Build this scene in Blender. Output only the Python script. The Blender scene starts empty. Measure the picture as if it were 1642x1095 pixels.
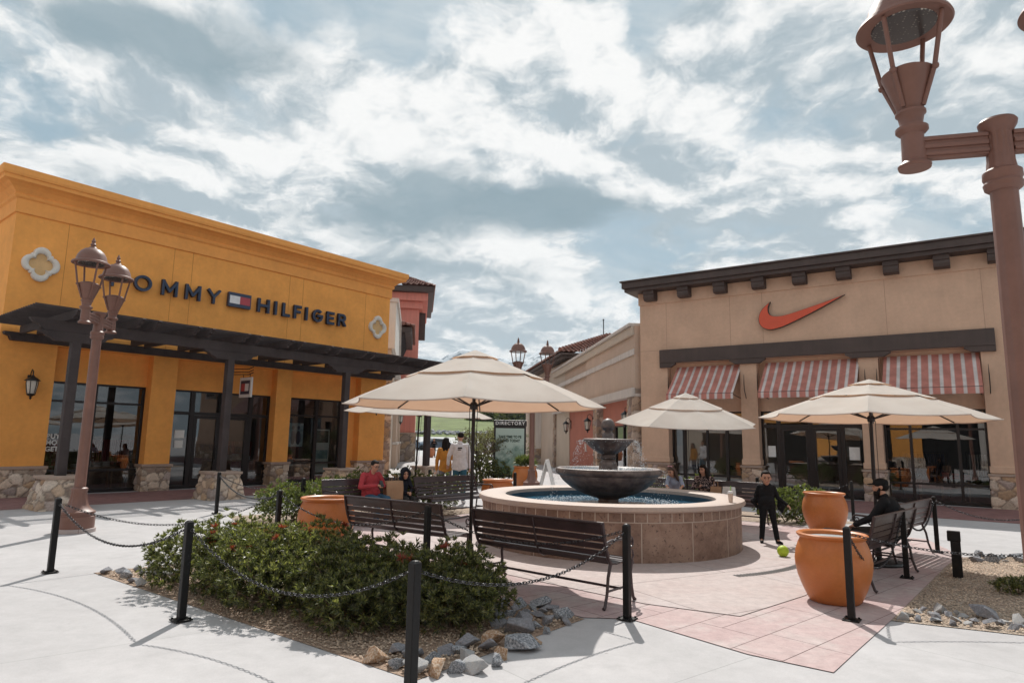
import bpy, bmesh, math, random
from mathutils import Vector, Matrix, noise
import numpy as np

# ------------------------------------------------------------------ camera, world, sun, exposure
SC = bpy.context.scene
COL = SC.collection
R = math.radians
sin, cos, pi = math.sin, math.cos, math.pi

cam_d = bpy.data.cameras.new('camera'); cam = bpy.data.objects.new('camera', cam_d); COL.objects.link(cam)
PITCH, ROLL = 0.150825, 0.0169363
cx = Vector((cos(ROLL), -sin(ROLL)*sin(PITCH), sin(ROLL)*cos(PITCH)))
cu = Vector((-sin(ROLL), -cos(ROLL)*sin(PITCH), cos(ROLL)*cos(PITCH)))
cf = Vector((0, cos(PITCH), sin(PITCH)))
cam.matrix_world = Matrix(((cx.x, cu.x, -cf.x, 0), (cx.y, cu.y, -cf.y, 0), (cx.z, cu.z, -cf.z, 1.65), (0, 0, 0, 1)))
cam_d.sensor_width = 36; cam_d.lens = 22.878; cam_d.clip_start = .05; cam_d.clip_end = 20000
SC.camera = cam

SUN_EL, SUN_AZ = R(51), R(1.5)          # azimuth measured from +Y (the view direction) towards +X
sun_d = bpy.data.lights.new('sun', 'SUN'); sun = bpy.data.objects.new('sun', sun_d); COL.objects.link(sun)
sun_d.energy = 4.45; sun_d.angle = R(.55); sun_d.color = (1, .955, .89)
sv = Vector((cos(SUN_EL)*sin(SUN_AZ), cos(SUN_EL)*cos(SUN_AZ), sin(SUN_EL)))
sun.rotation_euler = sv.to_track_quat('Z', 'Y').to_euler()
sun.location = sv*60

SC.view_settings.view_transform = 'Standard'; SC.view_settings.look = 'None'
SC.view_settings.exposure = 0.12; SC.view_settings.gamma = 1
SC.render.engine = 'CYCLES'
SC.cycles.max_bounces = 8; SC.cycles.transparent_max_bounces = 12; SC.cycles.sample_clamp_indirect = 6

W = bpy.data.worlds.new('World'); SC.world = W; W.use_nodes = True
class NT:
    """small helper for node trees"""
    def __init__(s, tree): s.t = tree; s.n = tree.nodes; s.l = tree.links
    def __call__(s, kind, **kw):
        nd = s.n.new(kind)
        ins = kw.pop('ins', {})
        for k, v in kw.items(): setattr(nd, k, v)
        for k, v in ins.items():
            if hasattr(v, 'is_linked') or isinstance(v, bpy.types.NodeSocket): s.l.new(v, nd.inputs[k])
            else: nd.inputs[k].default_value = v
        return nd
    def math(s, op, a, b=0.0, c=0.0, clamp=False):
        m = s.n.new('ShaderNodeMath'); m.operation = op; m.use_clamp = clamp
        for i, v in enumerate((a, b, c)):
            if isinstance(v, bpy.types.NodeSocket): s.l.new(v, m.inputs[i])
            else: m.inputs[i].default_value = v
        return m.outputs[0]
    def maprange(s, v, a, b, c=0.0, d=1.0, smooth=True):
        m = s.n.new('ShaderNodeMapRange'); m.interpolation_type = 'SMOOTHSTEP' if smooth else 'LINEAR'
        s.l.new(v, m.inputs[0])
        for i, x in enumerate((a, b, c, d)): m.inputs[i+1].default_value = x
        return m.outputs[0]
    def mix(s, fac, a, b, blend='MIX'):
        m = s.n.new('ShaderNodeMix'); m.data_type = 'RGBA'; m.blend_type = blend
        for i, v in ((0, fac), (6, a), (7, b)):
            if isinstance(v, bpy.types.NodeSocket): s.l.new(v, m.inputs[i])
            else: m.inputs[i].default_value = v if i == 0 else (tuple(v)+(1,))[:4]
        return m.outputs[2]

def build_sky():
    t = NT(W.node_tree); t.n.clear()
    out = t('ShaderNodeOutputWorld'); bg = t('ShaderNodeBackground'); bg.inputs[1].default_value = .1
    sky = t('ShaderNodeTexSky', sky_type='NISHITA'); sky.sun_disc = False
    sky.sun_elevation = SUN_EL; sky.sun_rotation = SUN_AZ; sky.air_density = 1.0; sky.dust_density = 1.2; sky.ozone_density = 1.5
    tc = t('ShaderNodeTexCoord'); sp = t('ShaderNodeSeparateXYZ'); t.l.new(tc.outputs['Generated'], sp.inputs[0])
    z = t.math('MAXIMUM', sp.outputs[2], 0.0)
    zc = t.math('ADD', z, .30)
    u0_ = t.math('DIVIDE', sp.outputs[0], zc); v0_ = t.math('DIVIDE', sp.outputs[1], zc)
    cb_ = t('ShaderNodeCombineXYZ'); t.l.new(u0_, cb_.inputs[0]); t.l.new(v0_, cb_.inputs[1])
    # turbulent warp so that the masses curl
    wn = t('ShaderNodeTexNoise', ins={'Vector': cb_.outputs[0], 'Scale': 4.5, 'Detail': 5, 'Roughness': .55})
    ws = t('ShaderNodeSeparateColor'); t.l.new(wn.outputs['Color'], ws.inputs[0])
    u = t.math('ADD', u0_, t.math('MULTIPLY', t.math('SUBTRACT', ws.outputs[0], .5), .16)); v = t.math('ADD', v0_, t.math('MULTIPLY', t.math('SUBTRACT', ws.outputs[1], .5), .14))
    def field(du, dv, seed, scale, detail, rough, dist=0.0, sx=1.0):
        c = t('ShaderNodeCombineXYZ')
        t.l.new(t.math('MULTIPLY', t.math('ADD', u, du), sx), c.inputs[0]); t.l.new(t.math('ADD', v, dv), c.inputs[1]); c.inputs[2].default_value = seed
        return t('ShaderNodeTexNoise', ins={'Vector': c.outputs[0], 'Scale': scale, 'Detail': detail, 'Roughness': rough, 'Distortion': dist}).outputs[0]
    def blobs(lst):
        tot = None
        for (a0, b0, ru, rv, k) in lst:
            a = t.math('DIVIDE', t.math('SUBTRACT', u, a0), ru); b = t.math('DIVIDE', t.math('SUBTRACT', v, b0), rv)
            e = t.math('MULTIPLY', t.math('POWER', 2.718, t.math('MULTIPLY', t.math('ADD', t.math('MULTIPLY', a, a), t.math('MULTIPLY', b, b)), -1.0)), k)
            tot = e if tot is None else t.math('ADD', tot, e)
        return tot
    big = field(0, 0, 3.1, 1.9, 10, .60, .15); big2 = field(.015, -.075, 3.1, 1.9, 10, .60, .15)
    bias = blobs(CLOUD_BLOBS)
    fine = field(0, 0, 5.5, 5.0, 9, .60, .2)
    d = t.math('ADD', t.math('ADD', big, bias), t.math('MULTIPLY', t.math('SUBTRACT', fine, .5), .30))
    cover = t.maprange(d, .37, .485)
    light = t.maprange(t.math('ADD', t.math('SUBTRACT', big, big2), t.math('MULTIPLY', bias, .10)), -.05, .065)
    dk = t.maprange(t.math('ADD', blobs(DARK_BLOBS), t.math('MULTIPLY', t.math('SUBTRACT', fine, .5), 1.7)), .12, .80)
    wisp = t.maprange(field(0, 0, 1.4, 3.8, 9, .64, .9, .6), .40, .70)
    c_sky = t.mix(.8, sky.outputs[0], (2.75, 3.95, 4.45))
    thin = t.mix(t.math('MULTIPLY', wisp, .8), c_sky, (5.7, 6.2, 6.4))
    c_cloud = t.mix(light, (3.6, 4.35, 4.8), (8.9, 8.85, 8.7))
    col = t.mix(cover, thin, c_cloud)
    col = t.mix(t.math('MULTIPLY', dk, .92), col, t.mix(fine, (1.35, 2.2, 2.65), (2.9, 3.8, 4.3)))
    haze = t.maprange(z, .0, .16, .5, 0.0)
    col = t.mix(haze, col, (4.9, 5.6, 5.9))
    t.l.new(col, bg.inputs[0]); t.l.new(bg.outputs[0], out.inputs[0])
# cloud masses as (u, v, radius u, radius v, amount) on the cloud layer
CLOUD_BLOBS = [(-.32, 1.16, .15, .13, .12), (.07, .97, .12, .11, .10), (.33, .97, .13, .09, .10), (.60, 1.29, .14, .12, .07), (-.24, 1.28, .20, .07, .15), (.20, 1.32, .17, .08, .12), (-.02, 1.08, .11, .1, .08),
    (.22, .93, .05, .1, -.15), (.44, 1.18, .13, .09, -.09), (-.21, .96, .06, .09, -.14), (.80, 1.34, .2, .12, -.12), (-.9, 1.1, .2, .12, -.05), (-.6, 1.35, .22, .1, .05), (.95, .95, .2, .15, .06)]
DARK_BLOBS = [(-.22, 1.46, .25, .14, 1.0), (.12, 1.44, .18, .11, .95), (-.48, 1.0, .14, .07, .75), (-.62, .92, .12, .06, .7), (-.38, 1.68, .26, .08, .42), (.05, 1.80, .5, .12, .40), (-.85, 1.3, .18, .1, .2)]
build_sky()

# ------------------------------------------------------------------ mesh helpers
class MB:
    def __init__(s): s.v = []; s.f = []; s.c = None
    def add(s, vs, fs):
        o = len(s.v); s.v.extend([tuple(p) for p in vs]); s.f.extend([tuple(i+o for i in f) for f in fs]); return s
    def box(s, x0, y0, z0, x1, y1, z1):
        return s.add([(x0,y0,z0),(x1,y0,z0),(x1,y1,z0),(x0,y1,z0),(x0,y0,z1),(x1,y0,z1),(x1,y1,z1),(x0,y1,z1)],
                     [(0,3,2,1),(4,5,6,7),(0,1,5,4),(1,2,6,5),(2,3,7,6),(3,0,4,7)])
    def bar(s, p, q, w, h, up=(0,0,1)):
        p = Vector(p); q = Vector(q); d = (q-p).normalized(); up = Vector(up)
        a = d.cross(up)
        if a.length < 1e-4: a = d.cross(Vector((1,0,0)))
        a.normalize(); b = a.cross(d)
        a *= w/2; b *= h/2
        return s.add([p-a-b, p+a-b, p+a+b, p-a+b, q-a-b, q+a-b, q+a+b, q-a+b], [(0,1,2,3),(4,7,6,5),(0,4,5,1),(1,5,6,2),(2,6,7,3),(3,7,4,0)])
    def prism(s, poly, d0, d1, M=None):
        """poly in XZ plane (facade drawing), extruded along y from d0 to d1; counter-clockwise seen from -y"""
        n = len(poly); M = M or Matrix()
        vs = [M @ Vector((x, d0, z)) for x, z in poly] + [M @ Vector((x, d1, z)) for x, z in poly]
        return s.add(vs, [tuple(range(n)), tuple(range(2*n-1, n-1, -1))] + [(i, i+n, (i+1) % n+n, (i+1) % n) for i in range(n)])
    def slab(s, poly, z0, z1):
        n = len(poly)
        vs = [(x, y, z0) for x, y in poly] + [(x, y, z1) for x, y in poly]
        return s.add(vs, [tuple(range(n-1, -1, -1)), tuple(range(n, 2*n))] + [(i, (i+1) % n, (i+1) % n+n, i+n) for i in range(n)])
    def tube(s, pts, r, n=8, cap=True):
        pts = [Vector(p) for p in pts]; m = len(pts)
        rr = r if isinstance(r, (list, tuple)) else [r]*m
        o = len(s.v); prev = None
        for i, p in enumerate(pts):
            d = (pts[min(i+1, m-1)]-pts[max(i-1, 0)])
            d = d.normalized() if d.length > 1e-9 else Vector((0,0,1))
            if prev is None:
                a = d.cross(Vector((0,0,1)))
                if a.length < 1e-3: a = d.cross(Vector((1,0,0)))
            else: a = prev - d*prev.dot(d)
            a.normalize(); prev = a; b = d.cross(a)
            for k in range(n):
                t = 2*pi*k/n; s.v.append(tuple(p + (a*cos(t)+b*sin(t))*rr[i]))
        for i in range(m-1):
            for k in range(n):
                k2 = (k+1) % n; s.f.append((o+i*n+k, o+i*n+k2, o+(i+1)*n+k2, o+(i+1)*n+k))
        if cap:
            s.f.append(tuple(o+k for k in range(n-1, -1, -1))); s.f.append(tuple(o+(m-1)*n+k for k in range(n)))
        return s
    def lathe(s, prof, n=24, c=(0,0,0), flute=None, cap=True, M=None):
        o = len(s.v); M = M or Matrix(); c = Vector(c)
        for (r, z) in prof:
            for k in range(n):
                t = 2*pi*k/n; q = r
                if flute and flute[0] <= z <= flute[1]: q = r*(1 - flute[3]*(.5+.5*cos(t*flute[2])))
                s.v.append(tuple(M @ (c+Vector((q*cos(t), q*sin(t), z)))))
        m = len(prof)
        for i in range(m-1):
            for k in range(n):
                k2 = (k+1) % n; s.f.append((o+i*n+k, o+i*n+k2, o+(i+1)*n+k2, o+(i+1)*n+k))
        if cap:
            s.f.append(tuple(o+k for k in range(n-1, -1, -1))); s.f.append(tuple(o+(m-1)*n+k for k in range(n)))
        return s
    def ell(s, c, rx, ry=None, rz=None, n=14, m=9, M=None):
        ry = ry or rx; rz = rz or rx; c = Vector(c); o = len(s.v); M = M or Matrix()
        for i in range(1, m):
            ph = pi*i/m
            for k in range(n):
                t = 2*pi*k/n; s.v.append(tuple(c + (M.to_3x3() @ Vector((rx*sin(ph)*cos(t), ry*sin(ph)*sin(t), -rz*cos(ph))))))
        a = len(s.v); s.v.append(tuple(c + M.to_3x3() @ Vector((0,0,-rz)))); s.v.append(tuple(c + M.to_3x3() @ Vector((0,0,rz))))
        for i in range(m-2):
            for k in range(n):
                k2 = (k+1) % n; s.f.append((o+i*n+k, o+i*n+k2, o+(i+1)*n+k2, o+(i+1)*n+k))
        for k in range(n):
            k2 = (k+1) % n; s.f.append((a, o+k2, o+k)); s.f.append((a+1, o+(m-2)*n+k, o+(m-2)*n+k2))
        return s
    def cap(s, p, q, r1, r2=None, n=10):
        """tapered capsule"""
        r2 = r2 or r1; p = Vector(p); q = Vector(q); d = q-p
        if d.length < 1e-6: return s.ell(p, r1)
        d.normalize()
        pts = []; rr = []
        for k in (80, 55, 28): pts.append(p-d*r1*sin(R(k))); rr.append(r1*cos(R(k)))
        pts += [p, q]; rr += [r1, r2]
        for k in (28, 55, 80): pts.append(q+d*r2*sin(R(k))); rr.append(r2*cos(R(k)))
        return s.tube(pts, rr, n)
    def xf(s, M, start=0):
        for i in range(start, len(s.v)): s.v[i] = tuple(M @ Vector(s.v[i]))
        return s
    def mesh(s, name):
        me = bpy.data.meshes.new(name); me.from_pydata(s.v, [], s.f); me.validate(verbose=False); me.update(); return me
    def build(s, name, mat, parent=None, smooth=None, bevel=0, loc=None, rz=0):
        me = s.mesh(name); o = bpy.data.objects.new(name, me); COL.objects.link(o)
        if mat: me.materials.append(mat)
        if smooth:
            me.polygons.foreach_set('use_smooth', [True]*len(me.polygons)); me.set_sharp_from_angle(angle=R(smooth))
        if parent: o.parent = parent
        if loc: o.location = loc
        if rz: o.rotation_euler.z = rz
        if bevel:
            b = o.modifiers.new('bevel', 'BEVEL'); b.width = bevel; b.segments = 2; b.limit_method = 'ANGLE'; b.angle_limit = R(40); b.harden_normals = False
        return o

def tag(o, label=None, cat=None, group=None, kind=None):
    if label: o['label'] = label
    if cat: o['category'] = cat
    if group: o['group'] = group
    if kind: o['kind'] = kind
    return o
def thing(name, label, cat, loc=(0,0,0), rz=0, group=None):
    o = bpy.data.objects.new(name, None); COL.objects.link(o); o.empty_display_size = .2
    o.location = loc; o.rotation_euler = (0, 0, rz)
    return tag(o, label, cat, group)
def dup(root, loc=None, rz=None, label=None, group=None, parent=None):
    r = root.copy(); COL.objects.link(r)
    if parent: r.parent = parent
    if loc is not None: r.location = loc
    if rz is not None: r.rotation_euler.z = rz
    if label: r['label'] = label
    if group: r['group'] = group
    for ch in list(root.children): dup(ch, parent=r)
    return r
def to_mesh_obj(tmp, name, mat, parent):
    """freeze a temporary object (text or modified mesh) into one plain mesh object"""
    bpy.context.view_layer.update()
    dg = bpy.context.evaluated_depsgraph_get()
    me = bpy.data.meshes.new_from_object(tmp.evaluated_get(dg), depsgraph=dg)
    old = tmp.data; bpy.data.objects.remove(tmp)
    me.name = name; me.materials.clear()
    if mat: me.materials.append(mat)
    o = bpy.data.objects.new(name, me); COL.objects.link(o)
    if parent: o.parent = parent
    return o
def text(name, s, size, mat, parent, loc, rot=(R(90),0,0), ext=.003, sx=1, bold=0, align='CENTER', space=1.0):
    cu_ = bpy.data.curves.new('txt', 'FONT'); cu_.body = s; cu_.size = size; cu_.extrude = ext; cu_.align_x = align; cu_.offset = bold; cu_.space_character = space
    t = bpy.data.objects.new('txt', cu_); COL.objects.link(t)
    o = to_mesh_obj(t, name, mat, parent); o.location = loc; o.rotation_euler = rot; o.scale = (sx, 1, 1)
    return o
def blob(name, mb, voxel, mat, parent, it=4, fac=.5):
    """overlapping solids fused into one continuous skin"""
    me = mb.mesh('tmp'); t = bpy.data.objects.new('tmp', me); COL.objects.link(t)
    m = t.modifiers.new('r', 'REMESH'); m.mode = 'VOXEL'; m.voxel_size = voxel
    if it:
        sm = t.modifiers.new('s', 'SMOOTH'); sm.iterations = it; sm.factor = fac
    o = to_mesh_obj(t, name, mat, parent)
    o.data.polygons.foreach_set('use_smooth', [True]*len(o.data.polygons))
    return o

# ------------------------------------------------------------------ materials
def L(r, g, b, k=1.0):
    f = lambda x: ((x/255+.055)/1.055)**2.4 if x > 10 else x/255/12.92
    return (f(r)*k, f(g)*k, f(b)*k)
def mat(name, col, rough=.6, metal=0, var=.12, vs=2.5, fvar=.06, fs=40, bump=0, bs=60, spec=.5, bdist=.01, island=0, coat=0, col2=None, streak=0):
    m = bpy.data.materials.new(name); m.use_nodes = True; t = NT(m.node_tree)
    b = t.n['Principled BSDF']; b.inputs['Roughness'].default_value = rough; b.inputs['Metallic'].default_value = metal
    b.inputs['Specular IOR Level'].default_value = spec; b.inputs['Coat Weight'].default_value = coat
    tc = t('ShaderNodeTexCoord'); co = tc.outputs['Object']
    n1 = t('ShaderNodeTexNoise', ins={'Vector': co, 'Scale': vs, 'Detail': 6, 'Roughness': .6}).outputs[0]
    n2 = t('ShaderNodeTexNoise', ins={'Vector': co, 'Scale': fs, 'Detail': 4, 'Roughness': .6}).outputs[0]
    k = t.math('ADD', t.maprange(n1, .3, .7, 1-var, 1+var, False), t.maprange(n2, .3, .7, -fvar, fvar, False))
    if island:
        g = t('ShaderNodeNewGeometry'); k = t.math('MULTIPLY', k, t.maprange(g.outputs['Random Per Island'], 0, 1, 1-island, 1+island, False))
    if streak:
        mp = t('ShaderNodeMapping', ins={'Vector': co, 'Scale': (7, 7, .35)})
        n3 = t('ShaderNodeTexNoise', ins={'Vector': mp.outputs[0], 'Scale': 1.0, 'Detail': 5}).outputs[0]
        k = t.math('MULTIPLY', k, t.maprange(n3, .35, .7, 1+streak, 1-streak, False))
    c = col
    if col2: c = t.mix(t.maprange(n1, .38, .62), col, col2)
    c = t.mix(1.0, c, (1,1,1), 'MULTIPLY')
    vm = t('ShaderNodeVectorMath', operation='SCALE'); t.l.new(c, vm.inputs[0]); t.l.new(k, vm.inputs['Scale'])
    t.l.new(vm.outputs[0], b.inputs['Base Color'])
    if bump:
        bn = t('ShaderNodeTexNoise', ins={'Vector': co, 'Scale': bs, 'Detail': 5, 'Roughness': .65}).outputs[0]
        bp = t('ShaderNodeBump', ins={'Strength': bump, 'Distance': bdist, 'Height': bn}); t.l.new(bp.outputs[0], b.inputs['Normal'])
    rr = t.maprange(n2, .2, .8, max(0, rough-.08), min(1, rough+.08), False); t.l.new(rr, b.inputs['Roughness'])
    return m

def attr_mat(name, rough=.85, attr='stone', bump=.3, bs=30, fs=25):
    """colour comes from the mesh's own stone-by-stone colour attribute"""
    m = bpy.data.materials.new(name); m.use_nodes = True; t = NT(m.node_tree); b = t.n['Principled BSDF']
    a = t('ShaderNodeAttribute', attribute_name=attr); tc = t('ShaderNodeTexCoord')
    n = t('ShaderNodeTexNoise', ins={'Vector': tc.outputs['Object'], 'Scale': fs, 'Detail': 6, 'Roughness': .65}).outputs[0]
    vm = t('ShaderNodeVectorMath', operation='SCALE'); t.l.new(a.outputs['Color'], vm.inputs[0]); t.l.new(t.maprange(n, .25, .75, .72, 1.3, False), vm.inputs['Scale'])
    t.l.new(vm.outputs[0], b.inputs['Base Color']); b.inputs['Roughness'].default_value = rough
    bp = t('ShaderNodeBump', ins={'Strength': bump, 'Distance': .015, 'Height': n}); t.l.new(bp.outputs[0], b.inputs['Normal'])
    return m

MAT = {}
MAT['orange'] = mat('orange_stucco', (.83, .375, .10), .88, var=.10, vs=1.3, fvar=.045, fs=9, bump=.45, bs=90, bdist=.008, streak=.012, spec=.25)
MAT['orange_trim'] = mat('orange_trim', (.81, .365, .105), .85, var=.07, vs=1.1, fvar=.04, fs=9, bump=.3, bs=90, bdist=.008, streak=.02, spec=.25)
MAT['tan'] = mat('tan_stucco', (.59, .40, .29), .88, var=.10, vs=1.1, fvar=.045, fs=9, bump=.45, bs=90, bdist=.008, streak=.015, spec=.25)
MAT['cream'] = mat('cream_stucco', (.52, .44, .36), .85, var=.08, vs=.7, bump=.3, bs=90, bdist=.006, streak=.03)
MAT['cream2'] = mat('peach_stucco', (.52, .39, .305), .85, var=.10, vs=.6, bump=.3, bs=90, bdist=.006, streak=.03)
MAT['pale'] = mat('pale_trim', (.55, .50, .46), .8, var=.06, vs=1, bump=.2, bs=90, bdist=.006, streak=.1)
MAT['redwall'] = mat('red_stucco', (.40, .145, .10), .85, var=.14, vs=.7, bump=.3, bs=90, bdist=.006, streak=.05)
MAT['redtower'] = mat('coral_stucco', (.62, .225, .175), .85, var=.08, vs=.5, bump=.3, bs=60, bdist=.006, streak=.08)
MAT['groove_shade'] = mat('control_joint_shade', (.50, .21, .05), .9)  # darker wall colour, paints in the shadow gap of the joints
MAT['groove_shade_tan'] = mat('control_joint_shade_tan', (.40, .26, .19), .9)  # same painted joint shade for the tan wall
MAT['white_orn'] = mat('white_plaster', (.66, .63, .58), .75, var=.06, bump=.2, bs=60)
MAT['wood'] = mat('dark_timber', (.042, .031, .031), .75, var=.25, vs=3, fvar=.15, fs=30, bump=.35, bs=40, streak=.12)
MAT['brown'] = mat('brown_trim', (.065, .045, .040), .65, var=.15, vs=2, fvar=.08, bump=.2, bs=50, streak=.08)
MAT['frame'] = mat('bronze_frame', (.018, .014, .015), .38, metal=.3, var=.1)
MAT['navy'] = mat('navy_letter', (.012, .028, .075), .35, var=.08, coat=.2)
MAT['navy_side'] = mat('navy_return', (.006, .014, .04), .4)
MAT['flagwhite'] = mat('flag_white', (.72, .72, .74), .4)
MAT['flagred'] = mat('flag_red', (.42, .05, .07), .4)
MAT['swoosh'] = mat('orange_red_sign_face', (.62, .085, .035), .4, var=.05)
MAT['black'] = mat('black_paint', (.012, .012, .013), .38, var=.2, vs=6, fvar=.1, spec=.5)
MAT['bench'] = mat('dark_bench_metal', (.042, .025, .027), .36, var=.25, vs=5, fvar=.1, spec=.55)
MAT['post'] = mat('bollard_paint', (.008, .0075, .008), .5, var=.3, vs=5, fvar=.1, spec=.28)
MAT['chain'] = mat('chain_steel', (.05, .05, .055), .35, metal=.7, var=.3, vs=30)
MAT['lamp'] = mat('rosy_brown_lamp_paint', (.175, .088, .068), .48, var=.12, vs=4, fvar=.04, bump=.08, bs=40, spec=.45)
MAT['lens'] = mat('lamp_lens', (.35, .33, .30), .15, var=.3, vs=40)
MAT['fabric_'] = None
MAT['pot'] = mat('terracotta_glaze', (.52, .175, .048), .40, var=.16, vs=3.2, fvar=.07, fs=26, spec=.45, bump=.10, bs=9, col2=(.42, .13, .032))
MAT['pot2'] = mat('dusty_terracotta', (.46, .17, .07), .5, var=.14, vs=3)
MAT['soil'] = mat('grey_soil', (.30, .30, .30), .9, var=.3, vs=8, bump=.6, bs=40)
MAT['fountain'] = mat('bronze_stone', (.095, .068, .060), .46, var=.25, vs=5, fvar=.16, fs=22, bump=.35, bs=26, bdist=.015, col2=(.16, .12, .105))
MAT['coping'] = mat('pale_stone_coping', (.47, .37, .31), .6, var=.12, vs=3, fvar=.08, bump=.2, bs=40, col2=(.40, .32, .28))
MAT['concrete_cap'] = mat('stone_cap', (.36, .27, .22), .8, var=.15, vs=3, bump=.4, bs=40)
MAT['stone'] = attr_mat('rubble_stone')
MAT['rock'] = mat('grey_rock', (.24, .24, .26), .8, var=.35, vs=7, fvar=.15, fs=30, bump=.6, bs=22, bdist=.02)
MAT['rock_b'] = mat('blue_grey_rock', (.16, .175, .20), .75, var=.4, vs=9, fvar=.15, fs=30, bump=.6, bs=22, bdist=.02, col2=(.36, .37, .39))
MAT['rock_o'] = mat('orange_brown_rock', (.40, .22, .11), .8, var=.35, vs=7, fvar=.15, fs=30, bump=.6, bs=22, bdist=.02, col2=(.45, .36, .28))
MAT['rock_w'] = mat('pale_rock', (.46, .45, .44), .8, var=.3, vs=7, fvar=.15, fs=30, bump=.6, bs=22, bdist=.02, col2=(.30, .30, .31))
MAT['skin'] = mat('skin', (.46, .245, .165), .5, var=.06, vs=12, fvar=.03)
MAT['hairdark'] = mat('dark_hair', (.012, .009, .008), .75, var=.3, vs=30, bump=.5, bs=140, spec=.2)
MAT['hairbrown'] = mat('brown_hair', (.06, .028, .016), .5, var=.3, vs=30, bump=.5, bs=140)
MAT['paperbag'] = mat('kraft_paper', (.36, .21, .12), .8, var=.08, vs=6)
MAT['paperwhite'] = mat('white_paper', (.74, .73, .71), .75, var=.05, vs=6)
MAT['tile'] = mat('clay_roof_tile', (.22, .10, .075), .75, var=.25, vs=2, fvar=.15, fs=8, bump=.3, bs=20)
MAT['glasslamp'] = mat('frosted_lamp_glass', (.55, .53, .48), .25, var=.1)
MAT['pinkpaint'] = mat('pink_cloth', (.75, .25, .35), .7)
def cloth(name, col, rough=.85): return mat(name, col, rough, var=.16, vs=9, fvar=.06, fs=60, bump=.5, bs=16, bdist=.02, spec=.25)

def canopy_mat():
    m = bpy.data.materials.new('beige_canvas'); m.use_nodes = True; t = NT(m.node_tree); b = t.n['Principled BSDF']; out = t.n['Material Output']
    tc = t('ShaderNodeTexCoord')
    n = t('ShaderNodeTexNoise', ins={'Vector': tc.outputs['Object'], 'Scale': 3, 'Detail': 6}).outputs[0]
    n2 = t('ShaderNodeTexNoise', ins={'Vector': tc.outputs['Object'], 'Scale': 220, 'Detail': 2}).outputs[0]
    c = t.mix(t.maprange(n, .3, .7), (.59, .545, .495), (.65, .61, .56))
    t.l.new(c, b.inputs['Base Color']); b.inputs['Roughness'].default_value = .9; b.inputs['Specular IOR Level'].default_value = .2
    bp = t('ShaderNodeBump', ins={'Strength': .25, 'Distance': .004, 'Height': n2}); t.l.new(bp.outputs[0], b.inputs['Normal'])
    tr = t('ShaderNodeBsdfTranslucent'); tr.inputs[0].default_value = (.66, .37, .21, 1)
    mx = t('ShaderNodeMixShader'); mx.inputs[0].default_value = .30
    t.l.new(b.outputs[0], mx.inputs[1]); t.l.new(tr.outputs[0], mx.inputs[2]); t.l.new(mx.outputs[0], out.inputs[0])
    return m
MAT['canvas'] = canopy_mat()

def glass_mat():
    m = bpy.data.materials.new('shop_glass'); m.use_nodes = True; t = NT(m.node_tree); out = t.n['Material Output']; t.n.remove(t.n['Principled BSDF'])
    tr = t('ShaderNodeBsdfTransparent'); tr.inputs[0].default_value = (.55, .58, .58, 1)
    gl = t('ShaderNodeBsdfGlossy'); gl.inputs[0].default_value = (.95, .97, 1, 1); gl.inputs['Roughness'].default_value = .003
    fr = t('ShaderNodeFresnel'); fr.inputs[0].default_value = 1.6
    tc = t('ShaderNodeTexCoord'); n = t('ShaderNodeTexNoise', ins={'Vector': tc.outputs['Object'], 'Scale': .9, 'Detail': 1}).outputs[0]
    bp = t('ShaderNodeBump', ins={'Strength': .12, 'Distance': .02, 'Height': n}); t.l.new(bp.outputs[0], gl.inputs['Normal'])
    f = t.math('ADD', t.math('MULTIPLY', fr.outputs[0], 1.15), .06, clamp=True)
    mx = t('ShaderNodeMixShader'); t.l.new(f, mx.inputs[0]); t.l.new(tr.outputs[0], mx.inputs[1]); t.l.new(gl.outputs[0], mx.inputs[2]); t.l.new(mx.outputs[0], out.inputs[0])
    return m
MAT['glass'] = glass_mat()

def water_mat():
    m = bpy.data.materials.new('pool_water'); m.use_nodes = True; t = NT(m.node_tree); b = t.n['Principled BSDF']
    tc = t('ShaderNodeTexCoord')
    n = t('ShaderNodeTexNoise', ins={'Vector': tc.outputs['Object'], 'Scale': 9, 'Detail': 5, 'Roughness': .6, 'Distortion': .8}).outputs[0]
    c = t.mix(t.maprange(n, .3, .7), (.010, .055, .105), (.02, .105, .17))
    t.l.new(c, b.inputs['Base Color']); b.inputs['Roughness'].default_value = .06; b.inputs['IOR'].default_value = 1.33
    bp = t('ShaderNodeBump', ins={'Strength': .75, 'Distance': .03, 'Height': n}); t.l.new(bp.outputs[0], b.inputs['Normal'])
    return m
MAT['water'] = water_mat()
MAT['foam'] = mat('white_water', (.75, .78, .80), .3, var=.05)

def leaf_mat(name, c1, c2, c3, transl=.42):
    m = bpy.data.materials.new(name); m.use_nodes = True; t = NT(m.node_tree); b = t.n['Principled BSDF']; out = t.n['Material Output']
    g = t('ShaderNodeNewGeometry'); ramp = t('ShaderNodeValToRGB'); e = ramp.color_ramp.elements
    e[0].color = c1+(1,); e[1].color = c3+(1,); x = e.new(.55); x.color = c2+(1,)
    t.l.new(g.outputs['Random Per Island'], ramp.inputs[0])
    t.l.new(ramp.outputs[0], b.inputs['Base Color']); b.inputs['Roughness'].default_value = .38; b.inputs['Specular IOR Level'].default_value = .5
    tr = t('ShaderNodeBsdfTranslucent'); sc = t.mix(1.0, ramp.outputs[0], (1.5, 1.7, .7), 'MULTIPLY'); t.l.new(sc, tr.inputs[0])
    mx = t('ShaderNodeMixShader'); mx.inputs[0].default_value = transl
    t.l.new(b.outputs[0], mx.inputs[1]); t.l.new(tr.outputs[0], mx.inputs[2]); t.l.new(mx.outputs[0], out.inputs[0])
    return m
MAT['leaf'] = leaf_mat('dark_green_leaf', (.040, .047, .030), (.115, .122, .062), (.29, .28, .125))
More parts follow.
